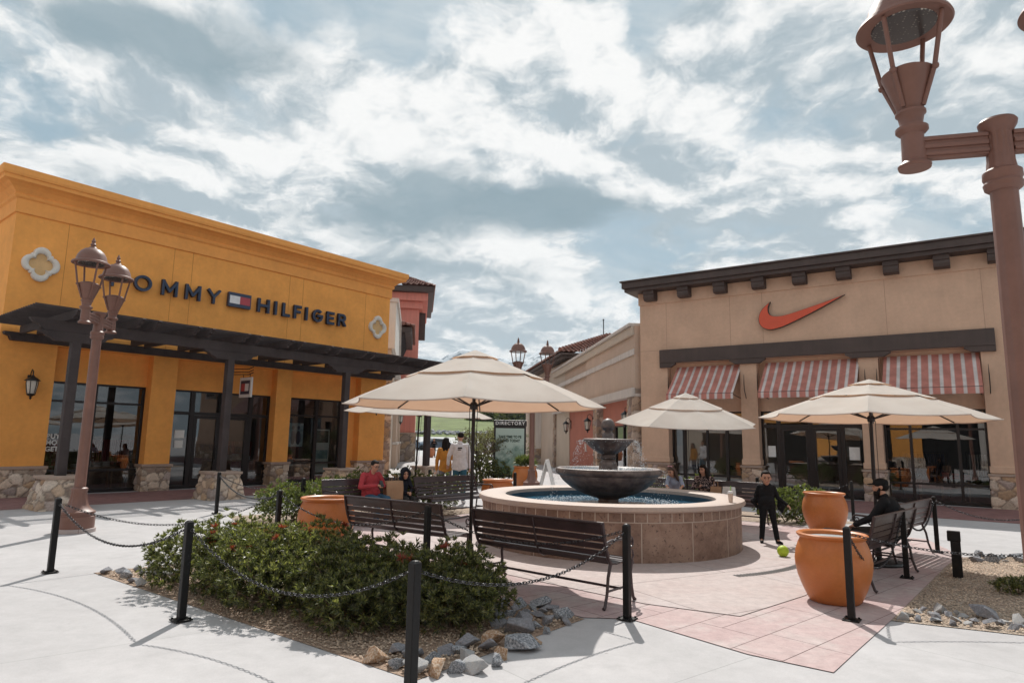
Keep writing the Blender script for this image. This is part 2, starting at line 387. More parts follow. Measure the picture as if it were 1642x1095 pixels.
MAT['leaf2'] = leaf_mat('yellow_green_leaf', (.050, .065, .030), (.105, .125, .05), (.20, .21, .09))
MAT['leafdry'] = leaf_mat('grey_green_twig_leaf', (.09, .085, .06), (.15, .14, .10), (.22, .21, .14))
MAT['flower'] = leaf_mat('red_flower', (.14, .02, .015), (.26, .04, .035), (.34, .10, .06))
MAT['twig'] = mat('twig_bark', (.13, .09, .065), .8)

def ground_mat(name, col, joint=None, rot=0, bw=3.0, bh=3.0, off=.5, ms=.006, jcol=(.16, .15, .14), var=.1, speck=.06, col2=None, squash=1):
    m = bpy.data.materials.new(name); m.use_nodes = True; t = NT(m.node_tree); b = t.n['Principled BSDF']
    tc = t('ShaderNodeTexCoord'); co = tc.outputs['Object']
    n1 = t('ShaderNodeTexNoise', ins={'Vector': co, 'Scale': .55, 'Detail': 8, 'Roughness': .65}).outputs[0]
    n2 = t('ShaderNodeTexNoise', ins={'Vector': co, 'Scale': 5, 'Detail': 6, 'Roughness': .7}).outputs[0]
    n3 = t('ShaderNodeTexNoise', ins={'Vector': co, 'Scale': 90, 'Detail': 3, 'Roughness': .7}).outputs[0]
    k = t.math('ADD', t.maprange(n1, .3, .7, 1-var, 1+var, False), t.math('ADD', t.maprange(n2, .3, .7, -var*.6, var*.6, False), t.maprange(n3, .3, .7, -speck, speck, False)))
    c = col
    if col2: c = t.mix(t.maprange(n2, .35, .65), col, col2)
    # small dark spots (gum, drips)
    vo = t('ShaderNodeTexVoronoi', ins={'Vector': co, 'Scale': 1.7}); vo.feature = 'F1'
    k = t.math('MULTIPLY', k, t.maprange(vo.outputs['Distance'], .012, .03, .72, 1.0))
    n4 = t('ShaderNodeTexNoise', ins={'Vector': co, 'Scale': 1.1, 'Detail': 10, 'Roughness': .72, 'Distortion': .6}).outputs[0]
    k = t.math('MULTIPLY', k, t.maprange(n4, .54, .68, 1.0, .90))
    h = t.math('MULTIPLY', n3, .3)
    if joint:
        mp = t('ShaderNodeMapping', ins={'Vector': co, 'Rotation': (0, 0, rot)})
        wv = t('ShaderNodeTexNoise', ins={'Vector': co, 'Scale': 3.0, 'Detail': 3}).outputs['Color']
        vm0 = t('ShaderNodeVectorMath', operation='SCALE', ins={0: wv, 'Scale': .02 if joint == 'stamp' else .004}); vm1 = t('ShaderNodeVectorMath', operation='ADD', ins={0: mp.outputs[0], 1: vm0.outputs[0]})
        br = t('ShaderNodeTexBrick', offset=off, offset_frequency=2, squash=squash, squash_frequency=2, ins={'Vector': vm1.outputs[0], 'Color1': (1,1,1,1), 'Color2': (.80,.80,.80,1), 'Mortar': (0,0,0,1), 'Scale': 1.0, 'Mortar Size': ms, 'Mortar Smooth': .2, 'Brick Width': bw, 'Row Height': bh})
        c = t.mix(br.outputs['Fac'], t.mix(.6 if joint == 'stamp' else .15, c, br.outputs['Color'], 'MULTIPLY') if True else c, jcol)
        h = t.math('SUBTRACT', h, t.math('MULTIPLY', br.outputs['Fac'], 1.5))
    vm = t('ShaderNodeVectorMath', operation='SCALE'); t.l.new(c if not isinstance(c, tuple) else t.mix(0, c, c), vm.inputs[0]); t.l.new(k, vm.inputs['Scale'])
    t.l.new(vm.outputs[0], b.inputs['Base Color']); b.inputs['Roughness'].default_value = .82; b.inputs['Specular IOR Level'].default_value = .3
    bp = t('ShaderNodeBump', ins={'Strength': .25, 'Distance': .006, 'Height': h}); t.l.new(bp.outputs[0], b.inputs['Normal'])
    return m
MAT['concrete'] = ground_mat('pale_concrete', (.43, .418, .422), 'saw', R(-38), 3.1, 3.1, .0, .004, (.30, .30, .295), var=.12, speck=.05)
MAT['stamp'] = ground_mat('pink_stamped_concrete', (.44, .30, .295), 'stamp', R(-41), .80, .40, .37, .006, (.15, .085, .08), var=.14, speck=.05, col2=(.45, .355, .35), squash=.6)
MAT['redpave'] = ground_mat('maroon_stamped_concrete', (.22, .115, .11), 'stamp', 0, .8, .4, .5, .008, (.10, .05, .05), var=.12, col2=(.26, .145, .14))
MAT['tanpave'] = ground_mat('tan_concrete', (.44, .375, .36), 'saw', R(-32), 2.4, 1.9, .3, .005, (.25, .19, .18), var=.10, speck=.04)
MAT['asphalt'] = ground_mat('asphalt', (.20, .20, .205), None, var=.1)
def gravel_mat(name, a, b_, c_, scale=48):
    m = bpy.data.materials.new(name); m.use_nodes = True; t = NT(m.node_tree); b = t.n['Principled BSDF']
    tc = t('ShaderNodeTexCoord'); co = tc.outputs['Object']
    vo = t('ShaderNodeTexVoronoi', ins={'Vector': co, 'Scale': scale}); sp = t('ShaderNodeSeparateColor', ins={0: vo.outputs['Color']})
    n = t('ShaderNodeTexNoise', ins={'Vector': co, 'Scale': 2.2, 'Detail': 5}).outputs[0]
    c = t.mix(sp.outputs[0], a, b_); c = t.mix(t.maprange(n, .45, .7), c, c_)
    t.l.new(c, b.inputs['Base Color']); b.inputs['Roughness'].default_value = .9
    h = t.math('SUBTRACT', 1.0, vo.outputs['Distance'])
    bp = t('ShaderNodeBump', ins={'Strength': .9, 'Distance': .02, 'Height': h}); t.l.new(bp.outputs[0], b.inputs['Normal'])
    return m
MAT['gravel'] = gravel_mat('tan_gravel', (.20, .13, .09), (.42, .31, .23), (.30, .20, .14))
MAT['gravel2'] = gravel_mat('pale_gravel', (.26, .20, .15), (.50, .41, .33), (.36, .27, .21))
MAT['pebble'] = mat('pebbles', (.36, .27, .20), .85, island=.55, var=.2, vs=3)

# ------------------------------------------------------------------ ground and paving (setting)
def rot2(x, y, a): return (x*cos(a)-y*sin(a), x*sin(a)+y*cos(a))
def sheet(name, poly, z, m, kind='structure', h=0.0):
    mb = MB()
    if h: mb.slab(poly, z, z+h)
    else: mb.add([(x, y, z) for x, y in poly], [tuple(range(len(poly)))])
    o = mb.build(name, m)
    if kind: o['kind'] = kind
    return o
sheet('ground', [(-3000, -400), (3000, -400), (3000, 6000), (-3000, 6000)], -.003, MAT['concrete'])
OR_O, OR_A = Vector((-12.836, 16.841, 0)), R(51.4)
NK_O, NK_A = Vector((13.455, 18.627, 0)), R(-34.6)
def loc_or(u, v, z=0): return OR_O + Vector((u*.6239+v*.7815, u*.7815-v*.6239, z))
def loc_nk(x, v, z=0): return NK_O + Vector((x*.8231-v*.5678, -x*.5678-v*.8231, z))
def xy(p): return (p.x, p.y)
sheet('walkway', [xy(loc_or(-9, 0)), xy(loc_or(-9, 3.15)), xy(loc_or(13.2, 3.15)), xy(loc_or(13.2, 0))], .001, MAT['redpave'])
sheet('pavement', [xy(loc_nk(-10.8, 0)), xy(loc_nk(-10.8, 4.15)), xy(loc_nk(9, 4.15)), xy(loc_nk(9, 0))], .001, MAT['redpave'])
TERR = [(.72, 6.50), (1.16, 6.48), (1.92, 5.49), (2.41, 5.10), (2.89, 5.66), (3.68, 6.57), (6.29, 9.67), (6.97, 10.34), (7.6, 12.2), (5.9, 13.9), (3.0, 16.2), (.6, 16.6), (-.3, 15.8), (-3.3, 12.2), (-3.3, 9.75), (-.9, 8.0)]
APRON = [(1.42, 7.05), (2.25, 6.62), (3.30, 7.55), (4.6, 9.2), (5.0, 11.4), (4.2, 13.6), (2.2, 14.6), (-.2, 14.2), (-2.0, 12.6), (-1.7, 10.3), (-.2, 8.6)]
FC = Vector((1.70, 11.44, 0))
from mathutils.geometry import tessellate_polygon
def clip_convex(P_, T_):
    """Sutherland-Hodgman: polygon P_ cut to the counter-clockwise convex polygon T_"""
    for i in range(len(T_)):
        a, b = T_[i], T_[(i+1) % len(T_)]; out = []
        side = lambda p: (b[0]-a[0])*(p[1]-a[1])-(b[1]-a[1])*(p[0]-a[0])
        for k in range(len(P_)):
            p, q = P_[k-1], P_[k]; sp_, sq = side(p), side(q)
            if (sp_ < 0) != (sq < 0): t_ = sp_/(sp_-sq); out.append((p[0]+(q[0]-p[0])*t_, p[1]+(q[1]-p[1])*t_))
            if sq >= 0: out.append(q)
        P_ = out
        if len(P_) < 3: return []
    return P_
def flagged(name, poly, z, m, ang, rows, lens, gap, seed):
    """random ashlar flags laid in courses, cut to the outline; one tone per flag in the 'slab' attribute"""
    rnd = random.Random(seed); tris = []
    for tri in tessellate_polygon([[Vector((x, y, 0)) for x, y in poly]]):
        T_ = [poly[i] for i in tri]
        if (T_[1][0]-T_[0][0])*(T_[2][1]-T_[0][1])-(T_[1][1]-T_[0][1])*(T_[2][0]-T_[0][0]) < 0: T_ = T_[::-1]
        tris.append(T_)
    vs, fs, tone = [], [], []
    v = -16.0
    while v < 22:
        h = rnd.choice(rows); u = -16.0+rnd.random()*2
        while u < 22:
            l = rnd.uniform(*lens); tn = rnd.random(); cells = [(u, v, l, h)]
            if h > rows[0]*1.5 and rnd.random() < .45:   # some flags are split across the course
                f_ = rnd.uniform(.35, .65); cells = [(u, v, l, h*f_), (u, v+h*f_, l*.55, h*(1-f_)), (u+l*.55, v+h*f_, l*.45, h*(1-f_))]
            for (cu0, cv0, cl_, ch_) in cells:
                tn = rnd.random(); g_ = gap/2
                q_ = [rot2(*p, ang) for p in ((cu0+g_, cv0+g_), (cu0+cl_-g_, cv0+g_), (cu0+cl_-g_, cv0+ch_-g_), (cu0+g_, cv0+ch_-g_))]
                for T_ in tris:
                    c_ = clip_convex(q_, T_)
                    if c_: o_ = len(vs); vs += [(x, y, z) for x, y in c_]; fs.append(tuple(range(o_, o_+len(c_)))); tone += [tn]*len(c_)
            u += l
        v += h
    me = bpy.data.meshes.new(name); me.from_pydata(vs, [], fs); at = me.attributes.new('slab', 'FLOAT', 'POINT'); at.data.foreach_set('value', tone); me.materials.append(m); me.update()
    o = bpy.data.objects.new(name, me); COL.objects.link(o); o['kind'] = 'structure'; return o
def slab_mat(name, ca, cb, cc):
    m = bpy.data.materials.new(name); m.use_nodes = True; t = NT(m.node_tree); b = t.n['Principled BSDF']; tc = t('ShaderNodeTexCoord'); co = tc.outputs['Object']
    at = t('ShaderNodeAttribute', attribute_name='slab')
    n1 = t('ShaderNodeTexNoise', ins={'Vector': co, 'Scale': 1.6, 'Detail': 9, 'Roughness': .7, 'Distortion': .5}).outputs[0]; n2 = t('ShaderNodeTexNoise', ins={'Vector': co, 'Scale': 9, 'Detail': 7, 'Roughness': .7}).outputs[0]; n3 = t('ShaderNodeTexNoise', ins={'Vector': co, 'Scale': 70, 'Detail': 3}).outputs[0]
    c = t.mix(at.outputs['Fac'], ca, cb); c = t.mix(t.maprange(n1, .42, .66), c, cc)
    k = t.math('ADD', t.maprange(n2, .3, .7, .86, 1.14, False), t.maprange(n3, .3, .7, -.05, .05, False))
    vm = t('ShaderNodeVectorMath', operation='SCALE'); t.l.new(c, vm.inputs[0]); t.l.new(k, vm.inputs['Scale']); t.l.new(vm.outputs[0], b.inputs['Base Color'])
    b.inputs['Roughness'].default_value = .78; b.inputs['Specular IOR Level'].default_value = .35
    bp = t('ShaderNodeBump', ins={'Strength': .35, 'Distance': .008, 'Height': n2}); t.l.new(bp.outputs[0], b.inputs['Normal']); return m
MAT['joint'] = mat('paving_joint', (.15, .09, .085), .9)
sheet('fountain_terrace', TERR, .0005, MAT['joint'])
flagged('paving_flags', TERR, .004, slab_mat('pink_stamped_flags', (.41, .295, .29), (.445, .335, .325), (.46, .385, .37)), R(41.5), (.28, .42, .60), (.45, 1.25), .0065, 3)
sheet('fountain_apron', APRON, .007, MAT['joint'])
flagged('apron_flags', APRON, .0105, slab_mat('tan_flags', (.44, .375, .36), (.455, .395, .385), (.42, .345, .33)), R(30), (1.5, 2.2), (1.6, 2.8), .008, 8)

# ------------------------------------------------------------------ stone work
def stone_box(name, x0, x1, y0, y1, z0, z1, parent, taper=0, freq=3.4, step=.03, faces='FLRB', amp=.03, tint=(1,1,1), seed=0):
    """box skinned with displaced rubble stones; colour per stone in the 'stone' attribute"""
    rnd = random.Random(seed); off = Vector((rnd.uniform(-50, 50), rnd.uniform(-50, 50), rnd.uniform(-50, 50)))
    vs, fs, cs = [], [], []
    cxm, cym = (x0+x1)/2, (y0+y1)/2
    pal = [(.50,.37,.27), (.40,.29,.21), (.56,.45,.36), (.33,.25,.20), (.45,.31,.20), (.58,.49,.41), (.37,.30,.27), (.49,.40,.32)]
    def face(a, b, na, nb):
        wlen = (Vector(b)-Vector(a)).length; nx = max(2, int(wlen/step)); nz = max(2, int((z1-z0)/step))
        o = len(vs)
        for j in range(nz+1):
            z = z0+(z1-z0)*j/nz; tp = 1-taper*(j/nz)
            for i in range(nx+1):
                t = i/nx; x = a[0]+(b[0]-a[0])*t; y = a[1]+(b[1]-a[1])*t
                x = cxm+(x-cxm)*tp; y = cym+(y-cym)*tp
                n = Vector(na) if t == 0 else (Vector(nb) if t == 1 else None)
                nn = Vector(((b[1]-a[1]), -(b[0]-a[0]), 0)).normalized()
                if n is not None: nn = n.normalized()
                p = Vector((x, y, z)); q = p*freq+off
                q = q + Vector((noise.noise(q*1.3), noise.noise(q*1.3+Vector((9,2,5))), noise.noise(q*1.3+Vector((4,7,1)))))*.18
                q.z *= 1.25
                d, pts = noise.voronoi(q)
                e = min(1, max(0, (d[1]-d[0])/.22)); e = e*e*(3-2*e)
                h = int(abs(pts[0].x*73.1+pts[0].y*31.7+pts[0].z*17.3)*7919) 
                col = pal[h % len(pal)]; kk = .8+.4*((h//8) % 100)/100
                mort = (.20, .155, .125)
                f = 1 if e > .35 else e/.35
                cs.append(tuple((mort[c]+(col[c]*kk-mort[c])*f)*tint[c] for c in range(3))+(1,))
                bump = amp*e*(.7+.6*((h//800) % 10)/10) + noise.noise(q*4)*.006
                vs.append(tuple(p+nn*bump))
        for j in range(nz):
            for i in range(nx):
                k = o+j*(nx+1)+i; fs.append((k, k+1, k+nx+2, k+nx+1))
    A, B, C_, D = (x0, y0), (x1, y0), (x1, y1), (x0, y1)
    dA, dB, dC, dD = (-1,-1,0), (1,-1,0), (1,1,0), (-1,1,0)
    if 'F' in faces: face(A, B, dA if 'L' in faces else (0,-1,0), dB if 'R' in faces else (0,-1,0))
    if 'R' in faces: face(B, C_, dB if 'F' in faces else (1,0,0), dC if 'B' in faces else (1,0,0))
    if 'B' in faces: face(C_, D, dC if 'R' in faces else (0,1,0), dD if 'L' in faces else (0,1,0))
    if 'L' in faces: face(D, A, dD if 'B' in faces else (-1,0,0), dA if 'F' in faces else (-1,0,0))
    me = bpy.data.meshes.new(name); me.from_pydata(vs, [], fs)
    at = me.attributes.new('stone', 'FLOAT_COLOR', 'POINT'); at.data.foreach_set('color', [c for q in cs for c in q])
    me.polygons.foreach_set('use_smooth', [True]*len(fs)); me.update()
    o = bpy.data.objects.new(name, me); COL.objects.link(o); me.materials.append(MAT['stone']); o.parent = parent
    return o
def cap_slab(name, x0, x1, y0, y1, z0, z1, parent, m=None):
    return MB().box(x0, y0, z0, x1, y1, z1).build(name, m or MAT['concrete_cap'], parent, bevel=.012)
def window(parent, x0, x1, z0, z1, y, vm=(), hm=(), fr=.055, dep=.11, name='window'):
    """frame of bars with panes behind it; y is the outer face"""
    mb = MB(); e = .002
    mb.box(x0, y, z0, x0+fr, y+dep, z1); mb.box(x1-fr, y, z0, x1, y+dep, z1)
    mb.box(x0+fr, y, z1-fr, x1-fr, y+dep, z1); mb.box(x0+fr, y, z0, x1-fr, y+dep, z0+fr*1.6)
    for x, w in vm: mb.box(x-w/2, y-.004, z0+fr*1.6, x+w/2, y+dep-.01, z1-fr)
    for z, a, b, w in hm: mb.box(a, y+.004, z-w/2, b, y+dep-.016, z+w/2)
    f = mb.build(name, MAT['frame'], parent)
    MB().add([(x0+.02, y+.05, z0+.02), (x1-.02, y+.05, z0+.02), (x1-.02, y+.05, z1-.02), (x0+.02, y+.05, z1-.02)], [(0,1,2,3)]).build('pane', MAT['glass'], f)
    return f
def door(parent, x0, x1, z1, y, handle=1):
    mb = MB(); w = .10
    mb.box(x0, y, .03, x0+w, y+.06, z1); mb.box(x1-w, y, .03, x1, y+.06, z1); mb.box(x0+w, y, z1-w, x1-w, y+.06, z1); mb.box(x0+w, y, .03, x1-w, y+.06, .30)
    d = mb.build('door', MAT['frame'], parent, bevel=.004)
    MB().add([(x0+.05, y+.03, .2), (x1-.05, y+.03, .2), (x1-.05, y+.03, z1-.05), (x0+.05, y+.03, z1-.05)], [(0,1,2,3)]).build('pane', MAT['glass'], d)
    hx = x1-.06 if handle > 0 else x0+.06
    MB().tube([(hx, y, .85), (hx, y-.06, .88), (hx, y-.06, 1.25), (hx, y, 1.28)], .013, 8).build('handle', MAT['chain'], d, smooth=40)
    return d
def sweep(prof, x0, x1, ydepth):
    """moulding profile [(offset, z)] swept round left side, front and right side of a wall whose front is y=0"""
    mb = MB(); n = len(prof)
    path = [lambda o: (x0-o, ydepth), lambda o: (x0-o, -o), lambda o: (x1+o, -o), lambda o: (x1+o, ydepth)]
    vs = []
    for f in path:
        for o, z in prof: p = f(o); vs.append((p[0], p[1], z))
    fs = []
    for k in range(3):
        for i in range(n-1): a = k*n+i; fs.append((a, a+n, a+n+1, a+1))
    mb.add(vs, fs); return mb
def mannequin_group(parent, x0, x1, y, seed):
    rnd = random.Random(seed)
    x = x0
    while x < x1:
        w = rnd.uniform(.7, 1.2); h = rnd.uniform(.5, .9); d = rnd.uniform(.4, .7); yy = y+rnd.uniform(0, .8)
        mb = MB().box(x, yy, h-.05, x+w, yy+d, h)
        for dx in (.03, w-.08):
            for dy in (.03, d-.08): mb.box(x+dx, yy+dy, 0.02, x+dx+.05, yy+dy+.05, h-.05)
        t = mb.build('display_table', MAT['disp_wood'], parent)
        st = MB(); xx = x+.06
        while xx < x+w-.2:
            hh = rnd.uniform(.08, .22)
            for q in range(3): st.box(xx+rnd.uniform(0,.02), yy+.06, h+.002+hh*q/3, xx+.2, yy+d-.08, h+hh*(q+1)/3-.01)
            xx += .26
        st.build('folded_clothes', rnd.choice([MAT['disp_a'], MAT['disp_b'], MAT['disp_c']]), t)
        x += w+rnd.uniform(.25, .6)
    x = x0+.3
    while x < x1-.6:
        # rail of hanging garments further back
        rl = MB(); yy = y+2.0+rnd.uniform(0, .8); w = rnd.uniform(.9, 1.4)
        rl.tube([(x, yy, .02), (x, yy, 1.5), (x+w, yy, 1.5), (x+w, yy, .02)], .018, 6)
        r_ = rl.build('clothes_rail', MAT['chain'], parent)
        g = MB(); xx = x+.08
        while xx < x+w-.06:
            g.box(xx, yy-.22, 1.46-rnd.uniform(.6, .95), xx+.035, yy+.22, 1.45); xx += rnd.uniform(.05, .08)
        g.build('hanging_clothes', rnd.choice([MAT['disp_a'], MAT['disp_b'], MAT['disp_c'], MAT['disp_d']]), r_)
        x += w+rnd.uniform(.5, 1.2)
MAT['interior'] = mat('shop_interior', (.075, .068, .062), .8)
MAT['downlight'] = bpy.data.materials.new('downlight'); MAT['downlight'].use_nodes = True; MAT['downlight'].node_tree.nodes['Principled BSDF'].inputs['Emission Color'].default_value = (1, .9, .75, 1); MAT['downlight'].node_tree.nodes['Principled BSDF'].inputs['Emission Strength'].default_value = 6
MAT['disp_wood'] = mat('display_wood', (.22, .15, .10), .6)
MAT['disp_a'] = mat('white_garments', (.55, .55, .55), .85, island=.2); MAT['disp_b'] = mat('navy_garments', (.03, .04, .08), .85, island=.4)
MAT['disp_c'] = mat('red_garments', (.35, .06, .06), .85, island=.4); MAT['disp_d'] = mat('grey_garments', (.20, .22, .24), .85, island=.5)
MAT['poster'] = mat('teal_poster', (.22, .36, .40), .5, var=.3, vs=3, col2=(.42, .50, .50)); MAT['poster_d'] = mat('dark_poster', (.03, .03, .035), .5)
MAT['roofflat'] = mat('flat_roof', (.3, .29, .28), .9)

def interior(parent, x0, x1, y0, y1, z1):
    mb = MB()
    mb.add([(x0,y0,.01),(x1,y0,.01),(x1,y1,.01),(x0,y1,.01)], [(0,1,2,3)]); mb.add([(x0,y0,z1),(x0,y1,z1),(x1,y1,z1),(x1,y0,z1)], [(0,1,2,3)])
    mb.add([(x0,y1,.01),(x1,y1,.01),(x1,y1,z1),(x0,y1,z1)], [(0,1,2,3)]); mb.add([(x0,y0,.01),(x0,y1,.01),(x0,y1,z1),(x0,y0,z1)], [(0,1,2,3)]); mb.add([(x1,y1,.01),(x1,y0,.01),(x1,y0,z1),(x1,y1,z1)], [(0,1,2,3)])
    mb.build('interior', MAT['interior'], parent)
    for i in range(int((x1-x0)/1.5)):
        for j in range(2): MB().lathe([(0, z1-.012), (.07, z1-.012), (.08, z1-.002)], 14, (x0+.9+1.5*i, y0+1.2+2.0*j, 0)).build('ceiling_light', MAT['downlight'], parent)

# ------------------------------------------------------------------ the mustard-orange shop on the left
ob = thing('store_building', 'mustard orange stucco shop with deep moulded cornice and stone pier bases', 'shop', OR_O, OR_A)
w = MB()
w.box(-.45, 0, 3.97, 12.4, .5, 7.9)
w.box(-.45, .5, 0, -.05, 13, 7.9); w.box(12.0, .5, 0, 12.4, 13, 7.9); w.box(-.05, 12.6, 0, 12.0, 13, 7.9)
w.build('wall', MAT['orange'], ob)
w = MB()
for a, b in ((.85, 3.34), (4.07, 7.48), (8.08, 10.5)): w.box(a, .33, 3.05, b, .5, 3.97)
w.box(10.5, .33, 0, 11.13, .5, 3.97)
w.build('wall_infill', MAT['orange'], ob)
piers = [(-.45, .85), (3.34, 4.07), (7.48, 8.08), (11.13, 12.4)]
for i, (a, b) in enumerate(piers):
    MB().box(a, 0, .78, b, .5, 3.97).build('pier', MAT['orange'], ob, bevel=.008)
    stone_box('stone_base', a-.03, b+.03, -.04, .5, 0, .70, ob, freq=3.9, faces='FLR', seed=i+1)
    cap_slab('base_cap', a-.085, b+.085, -.095, .5, .70, .78, ob)
sweep([(.0, 7.38), (.045, 7.39), (.05, 7.40), (.05, 7.76), (.10, 7.80), (.12, 7.86), (.10, 7.90), (.14, 7.95), (.22, 8.03), (.34, 8.10), (.45, 8.13), (.46, 8.22), (.50, 8.24), (.52, 8.30), (.52, 8.45), (-.35, 8.46), (-.35, 7.9)], -.45, 12.4, 13).build('cornice', MAT['orange_trim'], ob)
MB().box(-.1, .35, 7.9, 12.05, 12.8, 8.0).build('roof', MAT['roofflat'], ob)
g = MB()
for u in (.77, 3.64, 4.22, 7.71, 8.27, 11.14): g.box(u-.007, -.0025, 4.2, u+.007, .0, 7.38)
g.build('control_joint_shade', MAT['groove_shade'], ob)  # thin strips on the wall, coloured as shade in a groove
window(ob, .85, 3.34, .02, 3.05, .36, vm=[(2.0, .12)], hm=[(2.52, .91, 3.28, .06), (.62, .91, 3.28, .06)])
window(ob, 4.07, 7.48, .02, 3.05, .36, vm=[(4.80, .13), (5.78, .14), (6.78, .13)], hm=[(2.33, 4.13, 7.42, .10)])
door(ob, 4.87, 5.70, 2.27, .345, 1); door(ob, 5.86, 6.71, 2.27, .345, -1)
window(ob, 8.08, 10.5, .02, 3.05, .36, vm=[(9.42, .14)], hm=[(2.42, 8.14, 10.44, .06), (.72, 8.14, 10.44, .07)])
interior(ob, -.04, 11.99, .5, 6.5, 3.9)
mannequin_group(ob, .9, 4.2, 1.0, 3); mannequin_group(ob, 7.0, 11, 1.1, 5)
# quatrefoil ornaments
def quatrefoil(cu_, cz, k):
    def outline(s, lobe):
        pts = []
        for i in range(96):
            t = 2*pi*i/96
            c4 = abs(cos(2*t)); r = s*(.66+.34*c4**.75)
            if not lobe: r = s*(.60+.40*c4**.6)
            else:
                d = abs(((t+pi/4) % (pi/2))-pi/4)      # little cusps on the diagonals
                a = abs(d-pi/4)
                if a < .16: r = s*(.80 if a < .09 else .74)
            pts.append((cu_+r*cos(t)*.93, cz+r*sin(t)))
        return pts
    o_, i_ = outline(.47*k, True), outline(.30*k, False); n = len(o_)
    mb = MB(); vs = []
    for y, P_ in ((-.0, o_), (-.075, o_), (-.10, [((a[0]*.82+b[0]*.18), (a[1]*.82+b[1]*.18)) for a, b in zip(o_, i_)]), (-.10, [((a[0]*.3+b[0]*.7), (a[1]*.3+b[1]*.7)) for a, b in zip(o_, i_)]), (-.06, i_), (-.006, i_)):
        vs += [(x, y, z) for x, z in P_]
    fs = []
    for k_ in range(5):
        for i in range(n): fs.append((k_*n+i, k_*n+(i+1) % n, (k_+1)*n+(i+1) % n, (k_+1)*n+i))
    mb.add(vs, fs); q = mb.build('quatrefoil', MAT['white_orn'], ob, smooth=50)
    MB().add([(x, -.006, z) for x, z in i_], [tuple(range(n))]).build('quatrefoil_panel', mat('pale_yellow_stucco', (.66, .43, .21), .85), q)
quatrefoil(.215, 6.10, 1); quatrefoil(11.775, 6.09, 1)

# letters of the shop sign, drawn as strokes
GLY = {
 'T': [((0,1),(1,1)), ((.5,1),(.5,0))], 'M': [((.0,0),(.0,1)), ((.0,1),(.5,.25)), ((.5,.25),(1,1)), ((1,1),(1,0))], 'Y': [((0,1),(.5,.45)), ((1,1),(.5,.45)), ((.5,.47),(.5,0))],
 'H': [((0,0),(0,1)), ((1,0),(1,1)), ((0,.5),(1,.5))], 'I': [((.5,0),(.5,1))], 'L': [((0,1),(0,0)), ((0,0),(1,0))], 'F': [((0,0),(0,1)), ((0,1),(1,1)), ((0,.52),(.85,.52))],
 'E': [((0,0),(0,1)), ((0,1),(1,1)), ((0,.52),(.9,.52)), ((0,0),(1,0))]}
def letter(ch, x0, x1, z0, z1, parent, th=.085, y=-.16, d=.10):
    def shape(t, ya, yb):
        mb = MB(); W_, H_ = x1-x0-t, z1-z0-t
        P_ = lambda q: Vector((x0+t/2+q[0]*W_, 0, z0+t/2+q[1]*H_)) if ch != 'I' else Vector(((x0+x1)/2, 0, z0+t/2+q[1]*H_))
        ext = .0
        k = 0
        def stroke(a, b):
            nonlocal k
            dv = (b-a).normalized(); a2 = a-dv*t/2*(1 if abs(dv.x) < .1 or abs(dv.z) < .1 else .6); b2 = b+dv*t/2*(1 if abs(dv.x) < .1 or abs(dv.z) < .1 else .6)
            nrm = Vector((-dv.z, 0, dv.x))*t/2; s = .0016*k; k += 1
            poly = [a2-nrm, b2-nrm, b2+nrm, a2+nrm]
            mb.prism([(p.x, p.z) for p in poly], ya-s, yb)
        if ch in 'OGR':
            cxx, czz = (x0+x1)/2, (z0+z1)/2
            if ch == 'R':
                stroke(P_((0,0)), P_((0,1)))
                rr = (H_*.5)/2; px = P_((0,1)).x; cxr = P_((.55,1)).x; top = P_((0,1)).z
                pts = [Vector((px, 0, top))]+[Vector((cxr+rr*1.15*cos(a), 0, top-rr+rr*sin(a))) for a in [R(90-18*i) for i in range(11)]]+[Vector((px, 0, top-2*rr))]
                for a, b in zip(pts, pts[1:]): stroke(a, b)
                stroke(P_((.5,.5)), P_((1,0)))
            else:
                rx, rz = W_/2, H_/2
                a0, a1 = (0, 360) if ch == 'O' else (42, 360)
                n = 28; pts = [Vector((cxx+rx*cos(R(a0+(a1-a0)*i/n)), 0, czz+rz*sin(R(a0+(a1-a0)*i/n)))) for i in range(n+1)]
                o = []
                for i, p in enumerate(pts):
                    q = Vector((p.x-cxx, 0, p.z-czz)); q = Vector((q.x/rx**2, 0, q.z/rz**2)).normalized()
                    o.append((p-q*t/2, p+q*t/2))
                for (i0, e0), (i1, e1) in zip(o, o[1:]):
                    mb.prism([(e0.x, e0.z), (e1.x, e1.z), (i1.x, i1.z), (i0.x, i0.z)], ya, yb)
                if ch == 'G': stroke(Vector((cxx+rx*.15, 0, czz)), Vector((cxx+rx, 0, czz)))
        else:
            for a, b in GLY[ch]: stroke(P_(a), P_(b))
        return mb
    r = shape(th, y, y+d).build('letter', MAT['navy_side'], parent)
    shape(th*.55, y-.006, y-.0005).build('letter_face', MAT['navy'], r)
sg = thing('store_sign', 'dark blue raised letter sign with a red and white flag emblem on orange wall', 'shop sign', loc_or(0, 0, 0), OR_A)
z0, z1 = 5.845, 6.325
for ch, a, b in (('T',1.72,2.16),('O',2.51,3.01),('M',3.30,3.77),('M',4.01,4.49),('Y',4.70,5.14),('H',6.452,6.898),('I',7.071,7.203),('L',7.401,7.70),('F',7.855,8.164),('I',8.307,8.462),('G',8.636,9.081),('E',9.25,9.589),('R',9.757,10.125)):
    letter(ch, a, b, z0, z1, sg, th=.085 if b < 6 else .10)
fb = MB().box(5.41, -.16, 5.865, 6.2, -.03, 6.345).build('flag_panel', MAT['navy'], sg, bevel=.006)
MB().box(5.45, -.166, 5.975, 5.80, -.1605, 6.235).build('white_field', MAT['flagwhite'], fb); MB().box(5.80, -.166, 5.975, 6.16, -.1605, 6.235).build('red_field', MAT['flagred'], fb)
